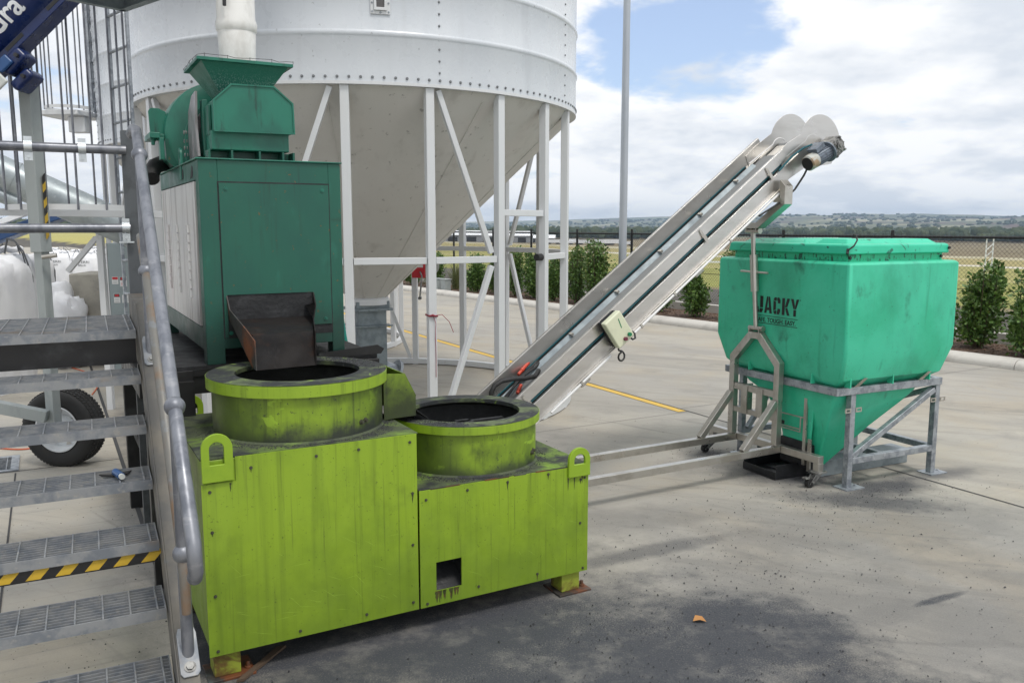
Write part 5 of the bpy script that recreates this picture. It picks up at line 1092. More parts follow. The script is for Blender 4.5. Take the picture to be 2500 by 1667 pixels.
for v_, nm in ((.715, 'a'), (1.895, 'b')):
    MB(MF).bar((US + .06, v_ + (.0), .182), (US + .06, v_, .118), .056, .056, (1, 0, 0)).build('castor_leg', M['stainless_dark'], t, bevel=.003)
    g = MB(MF); cx_ = US - .03; g.box(US + .01, US + .11, v_ - .05, v_ + .05, .108, .1175)
    for a_, b_ in ((US + .02, v_ - .04), (US + .10, v_ - .04), (US + .02, v_ + .04), (US + .10, v_ + .04)): g.bolt((a_, b_, .1175), (0, 0, 1), .007, .008)
    for dv in (-.026, .022): g.prism([(cx_ - .02, v_ + dv, .03), (cx_ + .02, v_ + dv, .03), (US + .10, v_ + dv, .107), (US + .02, v_ + dv, .107)], (0, .004, 0))
    g.tube((US + .06, v_, .095), (US + .06, v_, .107), .035, 20).box(cx_ - .06, cx_ - .02, v_ - .02, v_ + .02, .075, .085)
    cst = g.build('castor', M['gear_metal'], t)
    MB(MF).tube((cx_, v_ - .017, .037), (cx_, v_ + .017, .037), .036, 26).tube((cx_, v_ - .034, .037), (cx_, v_ + .034, .037), .009, 12).build('wheel', M['black_rubber'], cst)

# ================================================================== GREEN BIN
t = thing('dosing_bin', 'large mint green plastic bin with stencilled lettering and smudges on a zinc frame', 'bin', JF, (.55, .6, 0))
g = MB(JF); g.loft([(.04, 1.02, .05, 1.18, .80), (-.0, 1.10, -.03, 1.27, .86), (-.03, 1.15, -.09, 1.36, 1.075), (-.03, 1.15, -.09, 1.36, 1.72), (-.015, 1.135, -.075, 1.345, 1.742)]); g.build('body', M['jacky'], t, bevel=.028, seg=3)
g = MB(JF)
g.loft([(.135, .20, .29, .62, .10), (.11, .59, .19, .70, .42), (.05, .83, .095, .80, .62), (.045, .93, .07, 1.02, .70), (.045, 1.0, .06, 1.16, .80)]); g.build('hopper', M['jacky'], t, bevel=.018, seg=2)
g = MB(JF); g.prism([(.10, .33, .2), (.10, .60, .2), (.075, .66, .66), (.075, .27, .66)], (-.018, 0, .0)); 
g.prism([(.128, .30, .12), (.105, .44, .12), (.078, .44, .66), (.085, .27, .66)], (-.012, 0, 0)) if False else None
g.build('hopper_rib', M['jacky'], t, bevel=.006)
g = MB(JF)
for x in (.10, .55, .96): g.box(x - .006, x + .006, -.035, .02, .80, .875)
for y in (.25, .95): g.box(-.012, .03, y - .006, y + .006, .80, .875)
g.each('rib', M['jacky'], t)
MB(JF).box(.07, 1.095, .03, 1.27, 1.735, 1.80).build('neck', M['jacky_neck'], t, bevel=.008)
ld = MB(JF).loft([(.04, 1.135, -.0, 1.315, 1.795), (.045, 1.13, .005, 1.31, 1.862), (.07, 1.105, .03, 1.285, 1.872)]).build('lid', M['jacky_lid'], t, bevel=.012, seg=3)
g = MB(JF)
for y0, y1, zt__ in ((.06, .40, 1.905), (.48, .74, 1.90), (.82, 1.20, 1.90)): g.loft([(.09, 1.08, y0, y1, 1.866), (.14, 1.02, y0 + .05, y1 - .05, zt__)])
g.each('lid_panel', M['jacky_lid'], ld, bevel=.01)
g = MB(JF); g.path([(.05, .02, 1.81), (.035, -.005, 1.83), (.06, -.03, 1.86), (.10, -.02, 1.90), (.11, .0, 1.93), (.10, .02, 1.94)], .006, 8); g.tube((.03, .0, 1.80), (.045, .01, 1.835), .011, 10); g.build('lid_latch', M['black_rubber'], ld)
g = MB(JF)
for p in ((.085, .028, 1.77), (1.07, .028, 1.77), (1.12, -.001, 1.835)): g.tube((p[0], p[1], p[2]), (p[0], p[1] - .012, p[2]), .011, 14)
g.each('plug', M['black_rubber'], t)
# stencilled letters on the left face (x = -.03), reading towards -y; written as strokes on a unit grid
XF = -.0312
def fl_(y, z): return (XF, y, z)
def letters():
    y0, y1, zt1, zb1 = .868, .392, 1.437, 1.302
    n_, gap = 5, .012; wd = (y0 - y1 - gap * 4) / 5; h = zt1 - zb1
    g = MB(JF)
    slope = lambda y: (y0 - y) * .055          # the print runs square with the bin's sides
    def P(i, pts):
        g.prism([fl_(y0 - i * (wd + gap) - x * wd, zb1 + z * h) for x, z in pts], (-.0012, 0, 0))
    s_ = .34
    # J
    P(0, [(.55, .30), (.95, .30), (.95, 1), (.55, 1)]); P(0, [(.0, .34), (.0, .16), (.14, 0), (.42, 0), (.42, .13), (.34, .2), (.34, .34)]); P(0, [(.50, 0), (.80, .0), (.95, .16), (.95, .25), (.55, .25), (.50, .16)])
    # A
    P(1, [(.0, 0), (.30, 0), (.47, .80), (.47, 1), (.30, 1)]); P(1, [(.53, 1), (.72, 1), (1.02, 0), (.70, 0), (.53, .78)]); P(1, [(.36, .18), (.66, .18), (.62, .34), (.40, .34)])
    # C
    P(2, [(.05, .2), (.38, .26), (.38, .74), (.05, .8)]); P(2, [(.05, .84), (.2, 1), (.46, 1), (.46, .82), (.38, .78)]); P(2, [(.54, 1), (.8, 1), (.95, .84), (.95, .66), (.62, .66), (.62, .78), (.54, .82)]); P(2, [(.05, .16), (.2, 0), (.46, 0), (.46, .18), (.38, .22)]); P(2, [(.54, 0), (.8, 0), (.95, .16), (.95, .34), (.62, .34), (.62, .22), (.54, .18)])
    # K
    P(3, [(.04, 0), (.38, 0), (.38, 1), (.04, 1)]); P(3, [(.44, .54), (.68, 1), (1.02, 1), (.72, .50), (.44, .44)]); P(3, [(.46, .40), (.70, .46), (1.04, 0), (.70, 0)])
    # Y
    P(4, [(.0, 1), (.34, 1), (.52, .60), (.50, .42), (.36, .42)]); P(4, [(.70, 1), (1.02, 1), (.68, .42), (.54, .42), (.56, .60)]); P(4, [(.36, 0), (.68, 0), (.68, .37), (.36, .37)])
    P(4, [(1.14, .93), (1.20, .93), (1.20, 1.0), (1.14, 1.0)])
    g.box(XF - .0012, XF, .398, .862, 1.277, 1.281); g.box(XF - .0012, XF, .398, .862, 1.214, 1.219)
    g.build('lettering', M['print'], t, smooth=False)
letters()
def text_mesh(txt, size, xdir, updir, org, name, m, parent, extrude=.0006, sx=1.0, off=0.0, align='LEFT'):
    cu = bpy.data.curves.new(name + '_curve', 'FONT'); cu.body = txt; cu.size = size; cu.extrude = extrude; cu.offset = off; cu.align_x = align; cu.resolution_u = 4
    to_ = bpy.data.objects.new(name + '_tmp', cu); COL.objects.link(to_); dg = bpy.context.evaluated_depsgraph_get(); me = bpy.data.meshes.new_from_object(to_.evaluated_get(dg)); bpy.data.objects.remove(to_)
    x_ = Vector(xdir).normalized(); u_ = Vector(updir).normalized(); n_ = x_.cross(u_); inv = T[parent.name].inverted()
    for v in me.vertices: v.co = inv @ (Vector(org) + x_ * v.co.x * sx + u_ * v.co.y + n_ * (v.co.z + extrude))
    me.materials.clear(); me.materials.append(m); o = bpy.data.objects.new(name, me); COL.objects.link(o); o.parent = parent; T[o.name] = T[parent.name]; return o
jx = (JF.p(0, -1) - JF.p(0, 0))
text_mesh('SAFE. TOUGH. EASY.', .052, jx, (0, 0, 1), JF.p(XF, .858, 1.228), 'slogan', M['print'], t, sx=.93, off=.0006)
g = MB(JF); g.ringprism([(XF, 1.32, 1.10), (XF, 1.17, 1.10), (XF, 1.17, 1.135), (XF, 1.32, 1.135)], [(XF, 1.315, 1.105), (XF, 1.175, 1.105), (XF, 1.175, 1.13), (XF, 1.315, 1.13)], (-.0015, 0, 0)); g.build('moulded_plate', M['jacky'], t)
# frame
def zb_(nm, p, q, w_=.05, h=.05, m='galv', up=(0, 0, 1)): return MB(JF).bar(p, q, w_, h, up).build(nm, M[m], t, bevel=.004)
zz = .768
zb_('top_rail', (0, .025, zz), (1.16, .025, zz), .05, .058); zb_('top_rail', (0, 1.24, zz), (1.16, 1.24, zz), .05, .058)
zb_('top_rail', (.025, .0505, zz), (.025, 1.2145, zz), .05, .058); zb_('top_rail', (1.135, .0505, zz), (1.135, 1.2145, zz), .05, .058)
for x, y in ((.19, .035), (1.13, .035), (.13, 1.17), (1.13, 1.19)):
    zb_('post', (x, y, .009), (x, y, .738)); pl = MB(JF); pl.box(x - .07, x + .12, y - .07, y + .07, 0, .0085); pl.bolt((x + .09, y, .0085), (0, 0, 1), .01, .01); pl.build('foot_plate', M['galv'], t)
zb_('lower_rail', (.216, .035, .215), (1.104, .035, .215)); zb_('lower_rail', (.156, 1.17, .215), (1.104, 1.19, .215)); zb_('lower_rail', (1.13, .061, .216), (1.13, 1.16, .216)); zb_('lower_rail', (.62, .061, .2), (.62, 1.15, .2), .045, .045)
zb_('diagonal', (.22, .035, .25), (1.10, .035, .70), .045, .045); zb_('diagonal', (1.13, 1.16, .25), (1.13, .06, .70), .045, .045); zb_('diagonal', (.13, 1.10, .25), (.5, 1.18, .6), .04, .04)
for y in (.33, .86):
    g = MB(JF); x0, x1, w_, h, th_ = .19, 1.22, .17, .125, .005; z_ = .004
    g.box(x0, x1, y, y + w_, z_, z_ + th_).box(x0, x1, y, y + w_, z_ + h - th_, z_ + h).box(x0, x1, y, y + th_, z_ + th_, z_ + h - th_).box(x0, x1, y + w_ - th_, y + w_, z_ + th_, z_ + h - th_); g.build('fork_channel', M['galv_dark'], t)
g = MB(JF)
for (x, y) in ((.19, .035), (1.13, .035), (.13, 1.17)):
    for dx_ in (-.055, .055): g.ringprism([(x + dx_ - .03, y - .03, .60), (x + dx_ + .03, y - .03, .60), (x + dx_ + .03, y - .03, .635), (x + dx_ - .03, y - .03, .635)], [(x + dx_ - .018, y - .03, .61), (x + dx_ + .018, y - .03, .61), (x + dx_ + .018, y - .03, .625), (x + dx_ - .018, y - .03, .625)], (0, .006, 0))
g.each('strap_lug', M['stainless_dark'], t)
g = MB(JF)
for x in (.16, .86): g.prism([(x, -.012, .80), (x + .05, -.012, .80), (x + .095, -.052, .87), (x + .06, -.052, .872)], (0, .006, 0))
g.each('clip', M['stainless_dark'], t)
# slide gate, its handle frame and the black outlet
g = MB(JF); g.box(.06, .095, .34, .62, .10, .30).box(.062, .13, .31, .339, .05, .28); g.build('slide_gate', M['black_plastic'], t, bevel=.004)
g = MB(JF)
g.box(.045, .060, .335, .365, .12, .66).box(.045, .06, .28, .31, .08, .34); g.path([(.045, .37, .50), (.03, .60, .50)], .006, 6).path([(.045, .40, .40), (.03, .60, .40), (.03, .60, .5)], .006, 6).path([(.04, .39, .50), (.04, .39, .38), (.04, .60, .38)], .006, 6)
g.build('gate_handle', M['stainless_dark'], t)
MB(JF).box(.025, .04, .56, .585, .41, .44).build('gate_knob', M['black_rubber'], t, bevel=.003)
fr = JF; t2 = thing('catch_tray', 'shallow black plastic tray on the ground under the bin outlet', 'tray', JF, (-.0, .62, 0))
g = MB(JF); x0, x1, y0, y1 = -.17, .24, .42, .80
g.box(x0, x1, y0, y1, .0, .008)
g.box(x0, x0 + .008, y0, y1, .008, .065).box(x1 - .008, x1, y0, y1, .008, .13).box(x0 + .008, x1 - .008, y0, y0 + .008, .008, .12).box(x0 + .008, x1 - .008, y1 - .008, y1, .008, .12)
g.build('shell', M['black_plastic'], t2, bevel=.004)
g = MB(JF); g.box(x0 + .2, x1 - .03, y0 + .05, y1 - .05, .009, .02); g.build('residue', M['pellet'], t2)
g = MB(); q = (.957, 4.06); g.add([(q[0] - .035, q[1] - .01, .008), (q[0], q[1] - .02, .02), (q[0] + .035, q[1] - .012, .006), (q[0] + .02, q[1] + .025, .018), (q[0] - .015, q[1] + .03, .022), (q[0], q[1] + .003, .010)], [(0, 1, 5), (1, 2, 5), (2, 3, 5), (3, 4, 5), (4, 0, 5)])
tag(g.build('dry_leaf', M['leaf_brown'], smooth=False), 'curled brown leaf lying alone on the stained concrete', 'leaf')
g = MB(MF); g.prism([(.10, -.05, .004), (.13, -.055, .004), (.37, .16, .004), (.33, .17, .004)], (0, 0, .012)); tag(g.build('timber_offcut', M['twig']), 'thin strip of weathered timber poking from under the left foot of the mixer', 'timber')

# ================================================================== STAIR AT THE LEFT
RISE, GO, Z0 = .19, .24, .35
SL = RISE / GO
t = thing('access_stair', 'galvanised open tread stair with handrail climbing along the left edge of the yard', 'stairs', SF, (-.5, 0, 0))
LW = 1.25
def grating(x0, x1, y0, y1, z, nb, m=M['galv_dull'], pitch=.095):
    g = MB(SF); h = .024
    g.box(x0, x1, y0 - .001, y0 + .004, z - .042, z); g.box(x0, x1, y1 - .004, y1, z - .035, z)
    for k in range(1, nb): y = y0 + (y1 - y0) * k / nb; g.box(x0 + .0055, x1 - .0055, y - .0017, y + .0017, z - h, z - .0015)
    x = x1 - .03
    while x > x0 + .01:
        pts = [(x, y0 + .004 + (y1 - y0 - .008) * i / 20, z - .001 + .0016 * (i % 2)) for i in range(21)]
        g.path(pts, .0038, 5); x -= pitch
    g.box(x1 - .005, x1, y0 + .0045, y1 - .0045, z - .035, z); g.box(x0, x0 + .005, y0 + .0045, y1 - .0045, z - .035, z); return g
for i in range(-2, 6):
    y = GO * i
    grating(-LW, -.006, y, y + .238, Z0 + RISE * i, 9).build('tread', M['galv_dull'], t)
grating(-LW, -.006, GO * 6, GO * 6 + .84, Z0 + RISE * 6, 30).build('landing', M['galv_dull'], t)
g = MB(SF); g.box(-LW, -.008, GO * 6 + .03, GO * 6 + .07, Z0 + RISE * 6 - .17, Z0 + RISE * 6 - .045).box(-LW, -.008, GO * 6 + .8, GO * 6 + .84, Z0 + RISE * 6 - .17, Z0 + RISE * 6 - .045); g.build('landing_beam', M['black_steel'], t)
# channel stringers
def zst(y, off): return Z0 + SL * y + off
for xs, sg, nm in ((0, 1, 'stringer'), (-LW - .006, -1, 'stringer')):
    g = MB(SF); ya, yb = -.95, GO * 6 + .02; top, bot = .115, -.15
    def sec(x0, x1, o0, o1): g.prism([(x0, ya, zst(ya, o0)), (x0, ya, zst(ya, o1)), (x0, yb, zst(yb, o1)), (x0, yb, zst(yb, o0))], (x1 - x0, 0, 0))
    sec(xs, xs + sg * .006, bot, top); sec(xs + sg * .006, xs + sg * .075, top - .010, top); sec(xs + sg * .006, xs + sg * .075, bot, bot + .010)
    zl = Z0 + RISE * 6
    g.box(min(xs, xs + sg * .006), max(xs, xs + sg * .006), yb, yb + .84, zl - .18, zl + .12); g.box(min(xs + sg * .0065, xs + sg * .075), max(xs + sg * .0065, xs + sg * .075), yb, yb + .84, zl + .11, zl + .12)
    g.build(nm, mat('stained galvanised channel', (.095, .092, .085), .6, .2, [((.15, .135, .11), (5, 5, 5), .42, .65, .9, 6), ((.17, .11, .06), (9, 3, 3), .60, .74, .6, 6), ((.12, .13, .14), (12, 12, 12), .60, .72, .6)], (60, .1, .004), .1) if 'stained galvanised channel' not in bpy.data.materials else bpy.data.materials['stained galvanised channel'], t, bevel=.002)
# striped bar under the second tread
g = MB(SF); yb_ = GO * 1 + .035 + .24; zb0 = Z0 + RISE * 2 - .086; g2 = MB(SF)
yb_ = GO * 2 + .01
n_ = 24
for k in range(n_):
    x0 = -LW + .01 + k * (LW - .02) / n_; x1 = x0 + (LW - .02) / n_; q = g if k % 2 else g2
    q.prism([(x0 - .016, yb_, zb0), (x1 - .016, yb_, zb0), (x1 + .016, yb_, zb0 + .036), (x0 + .016, yb_, zb0 + .036)], (0, .035, 0))
g2.box(-LW + .01, -.01, yb_ + .002, yb_ + .033, zb0 - .006, zb0 - .0005)
sb_ = g2.build('hazard_bar', M['tape_black'], t); g.build('yellow_stripe', M['yellow_paint'], sb_)
# handrail: posts, ball joints, two rails
HX = .045
def base_plate(y):
    z = zst(y, .118); d = Vector((0, 1, SL)).normalized(); n_ = Vector((0, -SL, 1)).normalized(); c = Vector((HX, y, z))
    g = MB(SF); p = [c + Vector((sx * .034, 0, 0)) + d * sy for sx, sy in ((-1, -.075), (-.7, -.09), (.7, -.09), (1, -.075), (1, .075), (.8, .10), (-.8, .10), (-1, .075))]
    g.prism(p, n_ * .008); bp = g.build('base_plate', M['galv_dull'], t, bevel=.002)
    g = MB(SF); g.bolt(c - d * .055 + n_ * .008, n_, .014, .012); g.build('bolt', M['gear_metal'], bp)
    return c
P1, P2 = -.01, 1.19
RT, RM = .995, .50
for y, nm in ((P1, 'a'), (P2, 'b')):
    c = base_plate(y); MB(SF).tube((HX, y, c.z - .005), (HX, y, zst(y, RT + .02)), .0215, 22).build('post', M['galv_pipe'], t)
    for hz in (RT + .04, RM):
        MB(SF).sphere((HX, y, zst(y, hz)), .036, 24, 16).build('ball_joint', M['galv_pipe'], t)
MB(SF).path([(HX, P1 - .44 + .03, zst(P1 - .44, RT - .03) - .05), (HX, P1 - .455, zst(P1 - .44, RT - .03) - .015), (HX, P1 - .44, zst(P1 - .44, RT + .04)), (HX, P1, zst(P1, RT + .04)), (HX, P2, zst(P2, RT + .04)), (HX - .0, P2 + .16, zst(P2 + .16, RT + .04)), (HX - .01, P2 + .21, zst(P2 + .16, RT + .05)), (HX - .01, P2 + .45, zst(P2 + .17, RT + .04))], .0235, 24).build('top_rail', M['galv_pipe'], t, angle=60)
MB(SF).path([(HX, P1 - .02, zst(P1, RM) - .22), (HX, P1 - .015, zst(P1, RM) - .08), (HX, P1, zst(P1, RM)), (HX, P2, zst(P2, RM)), (HX, P2 + .3, zst(P2 + .2, RM))], [.016, .019, .0215, .0215, .0215], 20).build('mid_rail', mat('rust streaked pipe', (.17, .165, .15), .5, .4, [((.20, .12, .065), (5, 5, 3), .5, .66, .8, 6), ((.20, .22, .24), (12, 12, 12), .56, .7, .7)], None, .1), t, angle=60)
# columns under the landing and the far guard rails
for x, y in ((.055, GO * 6 + .93),):
    MB(SF).bar((x, y, 0), (x, y, 2.55), .085, .085).build('column', M['col_dark'], t, bevel=.004)
ZL = Z0 + RISE * 6
yr = GO * 6 + .86
for zr, r_ in ((ZL + .50, .026), (ZL + .945, .026)):
    MB(SF).tube((-1.7, yr, zr), (.035, yr, zr), r_, 22).build('guard_rail', M['galv_pipe'], t)
def clamp(x, z):
    g = MB(SF); g.lathe([(.0275, -.02), (.033, -.02), (.033, .02), (.0275, .02)], (x, yr, z), 24, (1, 0, 0), closed=True); g.box(x - .02, x + .02, yr - .012, yr - .002, z - .075, z - .028).box(x - .02, x + .02, yr - .012, yr - .002, z + .03, z + .055)
    g.bolt((x, yr - .013, z - .055), (0, -1, 0), .006, .008); g.box(x - .04, x + .04, yr - .01, yr + .01, z - .085, z - .076) if z < ZL + .7 else None; g.build('pipe_clamp', M['galv_bright'], t)
clamp(.01, ZL + .5); clamp(-.19, ZL + .945); clamp(-.455, ZL + .945)
# little blue hand tool left on a tread
ty = GO * 3 + .10; tzz = Z0 + RISE * 3
fr = SF; t = thing('hand_tool', 'small blue pocket tool with a pale tip lying on a stair tread', 'tool', SF, (-.12, ty, tzz))
MB(SF).tube((-.145, ty + .03, tzz + .018), (-.125, ty - .05, tzz + .018), .016, 16).build('body', M['blue_light'], t)
MB(SF).tube((-.125, ty - .05, tzz + .018), (-.121, ty - .065, tzz + .018), .012, 16).build('tip', M['lens_grey'], t)
MB(SF).prism([(-.21, ty + .05, tzz + .004), (-.15, ty + .03, tzz + .004), (-.145, ty + .0, tzz + .004), (-.20, ty + .03, tzz + .004)], (0, 0, .006)).prism([(-.13, ty + .04, tzz + .004), (-.08, ty + .06, tzz + .004), (-.10, ty + .01, tzz + .004)], (0, 0, .006)).build('flap', M['black_rubber'], t)

# ================================================================== NEAR LADDER, PLATFORM, AUGER UNDERCARRIAGE
LF = Fr(-3.36, 7.45, (.70, -.71))
lt = cage_ladder('caged_ladder', 'near ladder cage of thin bars in front of the silos, left of the stair handrail', LF, 0.0, 4.8, 2.13, 13, .47, wd=.42, rbar=.009)
MB().bar((-4.33, 7.0, 2.12), (-2.1, 7.9, 2.09), .05, .06).build('support_bar', M['silo_leg'], lt, bevel=.004)
PFr = Fr(-2.56, 5.8, (.77, -.64))
t = thing('access_platform', 'grey folded steel platform corner hanging into the top of the view above the ladder', 'platform', PFr, (.4, -.4, 3.41))
MB(PFr).box(0, 1.0, -.95, 0, 3.601, 3.607).build('deck', M['galv_dark'], t)
MB(PFr).box(-.006, 1.0, 0.0, .005, 3.405, 3.60).box(-.006, -.0005, -.95, -.0005, 3.405, 3.60).box(.0, .04, -.95, -.01, 3.405, 3.41).box(.0, 1.0, -.045, -.001, 3.405, 3.41).build('edge_angle', M['galv_dark'], t, bevel=.002)
g = MB(PFr)
for k in range(4): g.bolt((-.0065, -.12 - k * .17, 3.46), (-1, 0, 0), .012, .012)
g.build('bolts', M['galv_bright'], t)

# mobile auger: wheel, telescopic leg, brace, dark blue trough
WA = Vector((-.13, -.99)); WF = Fr(-3.78, 6.93, (-.99, .13))
t = thing('mobile_auger', 'dark blue mobile auger with grey telescopic leg and one road wheel behind the stair', 'auger', WF, (0, 0, 0))
# wheel: axis = WF y axis direction (towards the camera is -y of travel)
wy_ = WF.p(0, 1) - WF.p(0, 0); sgn = -1 if wy_.dot(Vector((WA.x, WA.y, 0))) < 0 else 1
wc_ = (0, 0, .325); ax = (0, sgn, 0)
tp = []
prof = [(.19, -.085), (.215, -.10), (.27, -.108), (.305, -.10), (.321, -.085), (.3255, -.05), (.327, 0), (.3255, .05), (.321, .085), (.305, .10), (.27, .108), (.215, .10), (.19, .085), (.185, .06), (.185, -.06)]
wh = MB(WF).lathe(prof, wc_, 80, ax, closed=True); tyre = wh.build('wheel', M['tyre'], t, angle=50)
g = MB(WF); random.seed(8)
for k in range(66):
    a_ = 2 * PI * k / 66
    for h_, w_ in ((-.066, .03), (-.025, .03), (.02, .03), (.062, .03)):
        aa = a_ + (h_ * 1.2); c = Vector(wc_) + Vector((math.cos(aa), 0, math.sin(aa))) * .3265 + Vector((0, h_, 0)); tan_ = Vector((-math.sin(aa), 0, math.cos(aa)))
        g.bar(c - tan_ * .0095, c + tan_ * .0095, w_, .009, Vector((math.cos(aa), 0, math.sin(aa))))
g.build('tread_blocks', M['tyre'], tyre, smooth=False)
rm = MB(WF).lathe([(.19, .09), (.196, .098), (.186, .10), (.178, .085), (.172, .05), (.165, .0), (.10, -.01), (.10, .0), (.06, .03), (.055, .04), (0, .04)], wc_, 56, ax); 
rim = rm.build('rim', mat('pale grey rim', (.72, .75, .77), .4, 0, [((.55, .57, .58), 6, .5, .7, .5)]), tyre)
g = MB(WF)
for k in range(6):
    a_ = 2 * PI * k / 6 + .3; c = Vector(wc_) + Vector((0, sgn * .004, 0)); p = lambda r_, da: c + Vector((math.cos(a_ + da), 0, math.sin(a_ + da))) * r_
    g.prism([p(.155, -.16), p(.155, .16), p(.105, .0)], (0, sgn * .003, 0))
g.build('rim_hole', M['concrete_kerb'], rim)
MB(WF).tube((0, sgn * .0405, .325), (0, sgn * .075, .325), .03, 18).build('hub', M['rust_chute'], rim)
MB(WF).tube((0, -sgn * .2, .325), (0, sgn * .0, .325), .04, 16).build('axle', M['blue_light'], t)
lx, ly = -3.69, 6.62
MB().bar((lx, ly, .40), (lx, ly, 2.0), .078, .078, (.3, 1, 0)).build('inner_leg', M['grey_steel'], t, bevel=.004)
MB().bar((lx, ly, 1.80), (lx, ly, 3.12), .108, .108, (.3, 1, 0)).box(lx - .07, lx + .07, ly - .07, ly + .05, 3.1201, 3.14).build('outer_leg', M['grey_steel'], t, bevel=.005)
g = MB(); g.tube((lx + .05, ly - .09, 1.765), (lx + .15, ly - .06, 1.78), .018, 12); g.build('lock_pin', M['stainless_dark'], t)
g = MB(); g2 = MB()
for k in range(8):
    q = g if k % 2 else g2; za = 1.90 + k * .06; q.prism([(lx + .063, ly - .03, za), (lx + .063, ly + .01, za + .03), (lx + .063, ly + .01, za + .09), (lx + .063, ly - .03, za + .06)], (.003, .001, 0))
g2.build('yellow_tape', M['yellow_paint'], t); g.build('black_tape', M['tape_black'], t)
MB().bar((lx - .02, ly - .06, .50), (-5.0, 6.3, .85), .09, .09).build('brace', M['grey_steel'], t, bevel=.004)
MB().bar((lx + .15, ly - .01, .40), (-4.9, 6.5, .18), .07, .07).build('brace', M['blue_light'], t, bevel=.004)
# trough: long direction up to the right, slightly away
AF = Fr(0, 0, (1, 0)); base = Matrix.Translation((-3.57, 6.42, 3.34)) @ Matrix.Rotation(R(6), 4, 'Z') @ Matrix.Rotation(-R(44), 4, 'Y'); AF.m = base
def ab(nm, x0, x1, y0, y1, z0, z1, m, bev=.006): return MB(AF).box(x0, x1, y0, y1, z0, z1).build(nm, m, t, bevel=bev)
ab('lower_beam', -1.6, 4.4, -.04, .16, .0, .09, M['blue_paint'])
tb = MB(AF).tube((-1.6, .06, .24), (4.4, .06, .24), .205, 64); tb.build('tube', M['blue_paint'], t)
g = MB(AF); g.box(-1.6, 4.4, -.06, -.041, .075, .105); g.build('seam_flange', M['black_steel'], t)
g = MB(AF)
for k in range(10): x = -1.4 + k * .42; MB(AF).box(x, x + .17, -.043, -.0405, .03, .055).build('slot', M['black_steel'], t)
ab('pivot_bracket', -.26, -.05, -.10, .10, -.11, -.002, M['blue_paint'], .03)
ab('pivot_arm', -.30, -.12, -.08, .14, -.22, -.135, M['blue_paint'], .03)
ab('hinge_cheek', -.27, -.15, -.13, -.101, -.08, .0, M['blue_light'], .02)
for a_, b_ in (((-.22, -.131, -.0), (-.22, -.145, -.0)), ((-.10, -.102, -.06), (-.10, -.13, -.06)), ((-.18, -.081, -.18), (-.18, -.11, -.18))): MB(AF).tube(a_, b_, .016, 6).build('pin', M['black_steel'], t)
MB(AF).box(-.42, -.27, -.16, -.132, -.16, -.06).build('end_block', M['lens_grey'], t, bevel=.012)
ux = AF.m.to_3x3() @ Vector((1, 0, 0)); uz = AF.m.to_3x3() @ Vector((0, 0, 1))
# lettering wraps the round tube
def wrap_text(txt, size, x0, z0, name):
    cu = bpy.data.curves.new(name, 'FONT'); cu.body = txt; cu.size = size; cu.offset = .004; cu.resolution_u = 5; to_ = bpy.data.objects.new('tmp', cu); COL.objects.link(to_)
    dg = bpy.context.evaluated_depsgraph_get(); me = bpy.data.meshes.new_from_object(to_.evaluated_get(dg)); bpy.data.objects.remove(to_)
    import bmesh as B
    bm = B.new(); bm.from_mesh(me); B.ops.triangulate(bm, faces=bm.faces); B.ops.subdivide_edges(bm, edges=bm.edges, cuts=7, use_grid_fill=True); inv = T[t.name].inverted()
    for v in bm.verts:
        a_ = (v.co.y + z0) / .206; p = Vector((x0 + v.co.x * 1.0, .06 - math.cos(a_) * .2095, .24 + math.sin(a_) * .2095)); v.co = inv @ (AF.m @ p)
    bm.to_mesh(me); bm.free(); me.materials.clear(); me.materials.append(M['white_metal']); o = bpy.data.objects.new(name, me); COL.objects.link(o); o.parent = t
wrap_text('Gra', .20, -.12, -.13, 'lettering')

# large galvanised transfer tube crossing behind
def pxp(px, row, d):    # world point on the ray of a photo pixel at depth y = d (used once to lay the tube's two ends)
    x_, z_ = (px - 1250) / 2050.0, (833.5 - row) / 2050.0; f = Vector((0, math.cos(PITCH), -math.sin(PITCH))); u2 = Vector((0, math.sin(PITCH), math.cos(PITCH)))
    dr = Vector((1, 0, 0)) * x_ + u2 * z_ + f; k = d / dr.y; return Vector((0, 0, 2)) + dr * k
ta, tb_ = Vector((-5.60, 8.3, 2.80)), Vector((-3.45, 9.3, 1.62))
t = thing('transfer_tube', 'thick galvanised auger tube sloping down to the right behind the ladder', 'auger tube', WORLD, (-4.5, 8.8, 1.6))
g = MB(); g.tube(ta, tb_, .175, 48); g.build('tube', M['galv_tube'], t)
g = MB(); d = (tb_ - ta).normalized()
for f in (.28, .62, .86):
    c = ta.lerp(tb_, f); g.lathe([(.1755, -.006), (.180, -.006), (.180, .006), (.1755, .006)], c, 48, d, closed=True)
g.each('band', M['galv_tube'], t)
dn = Vector((0, 0, -1)); MB().tube(ta + Vector((0, -.05, -.24)), ta.lerp(tb_, .30) + Vector((0, -.05, -.21)), .07, 24).build('drive_pipe', M['galv_tube'], t)
MB().bar((-4.43, 9.1, 1.98), (-4.43, 9.1, .0), .062, .062).build('leg', M['silo_leg'], t); MB().bar((-4.47, 9.1, 1.88), (-4.80, 9.1, 1.52), .05, .05).build('strut', M['silo_leg'], t)

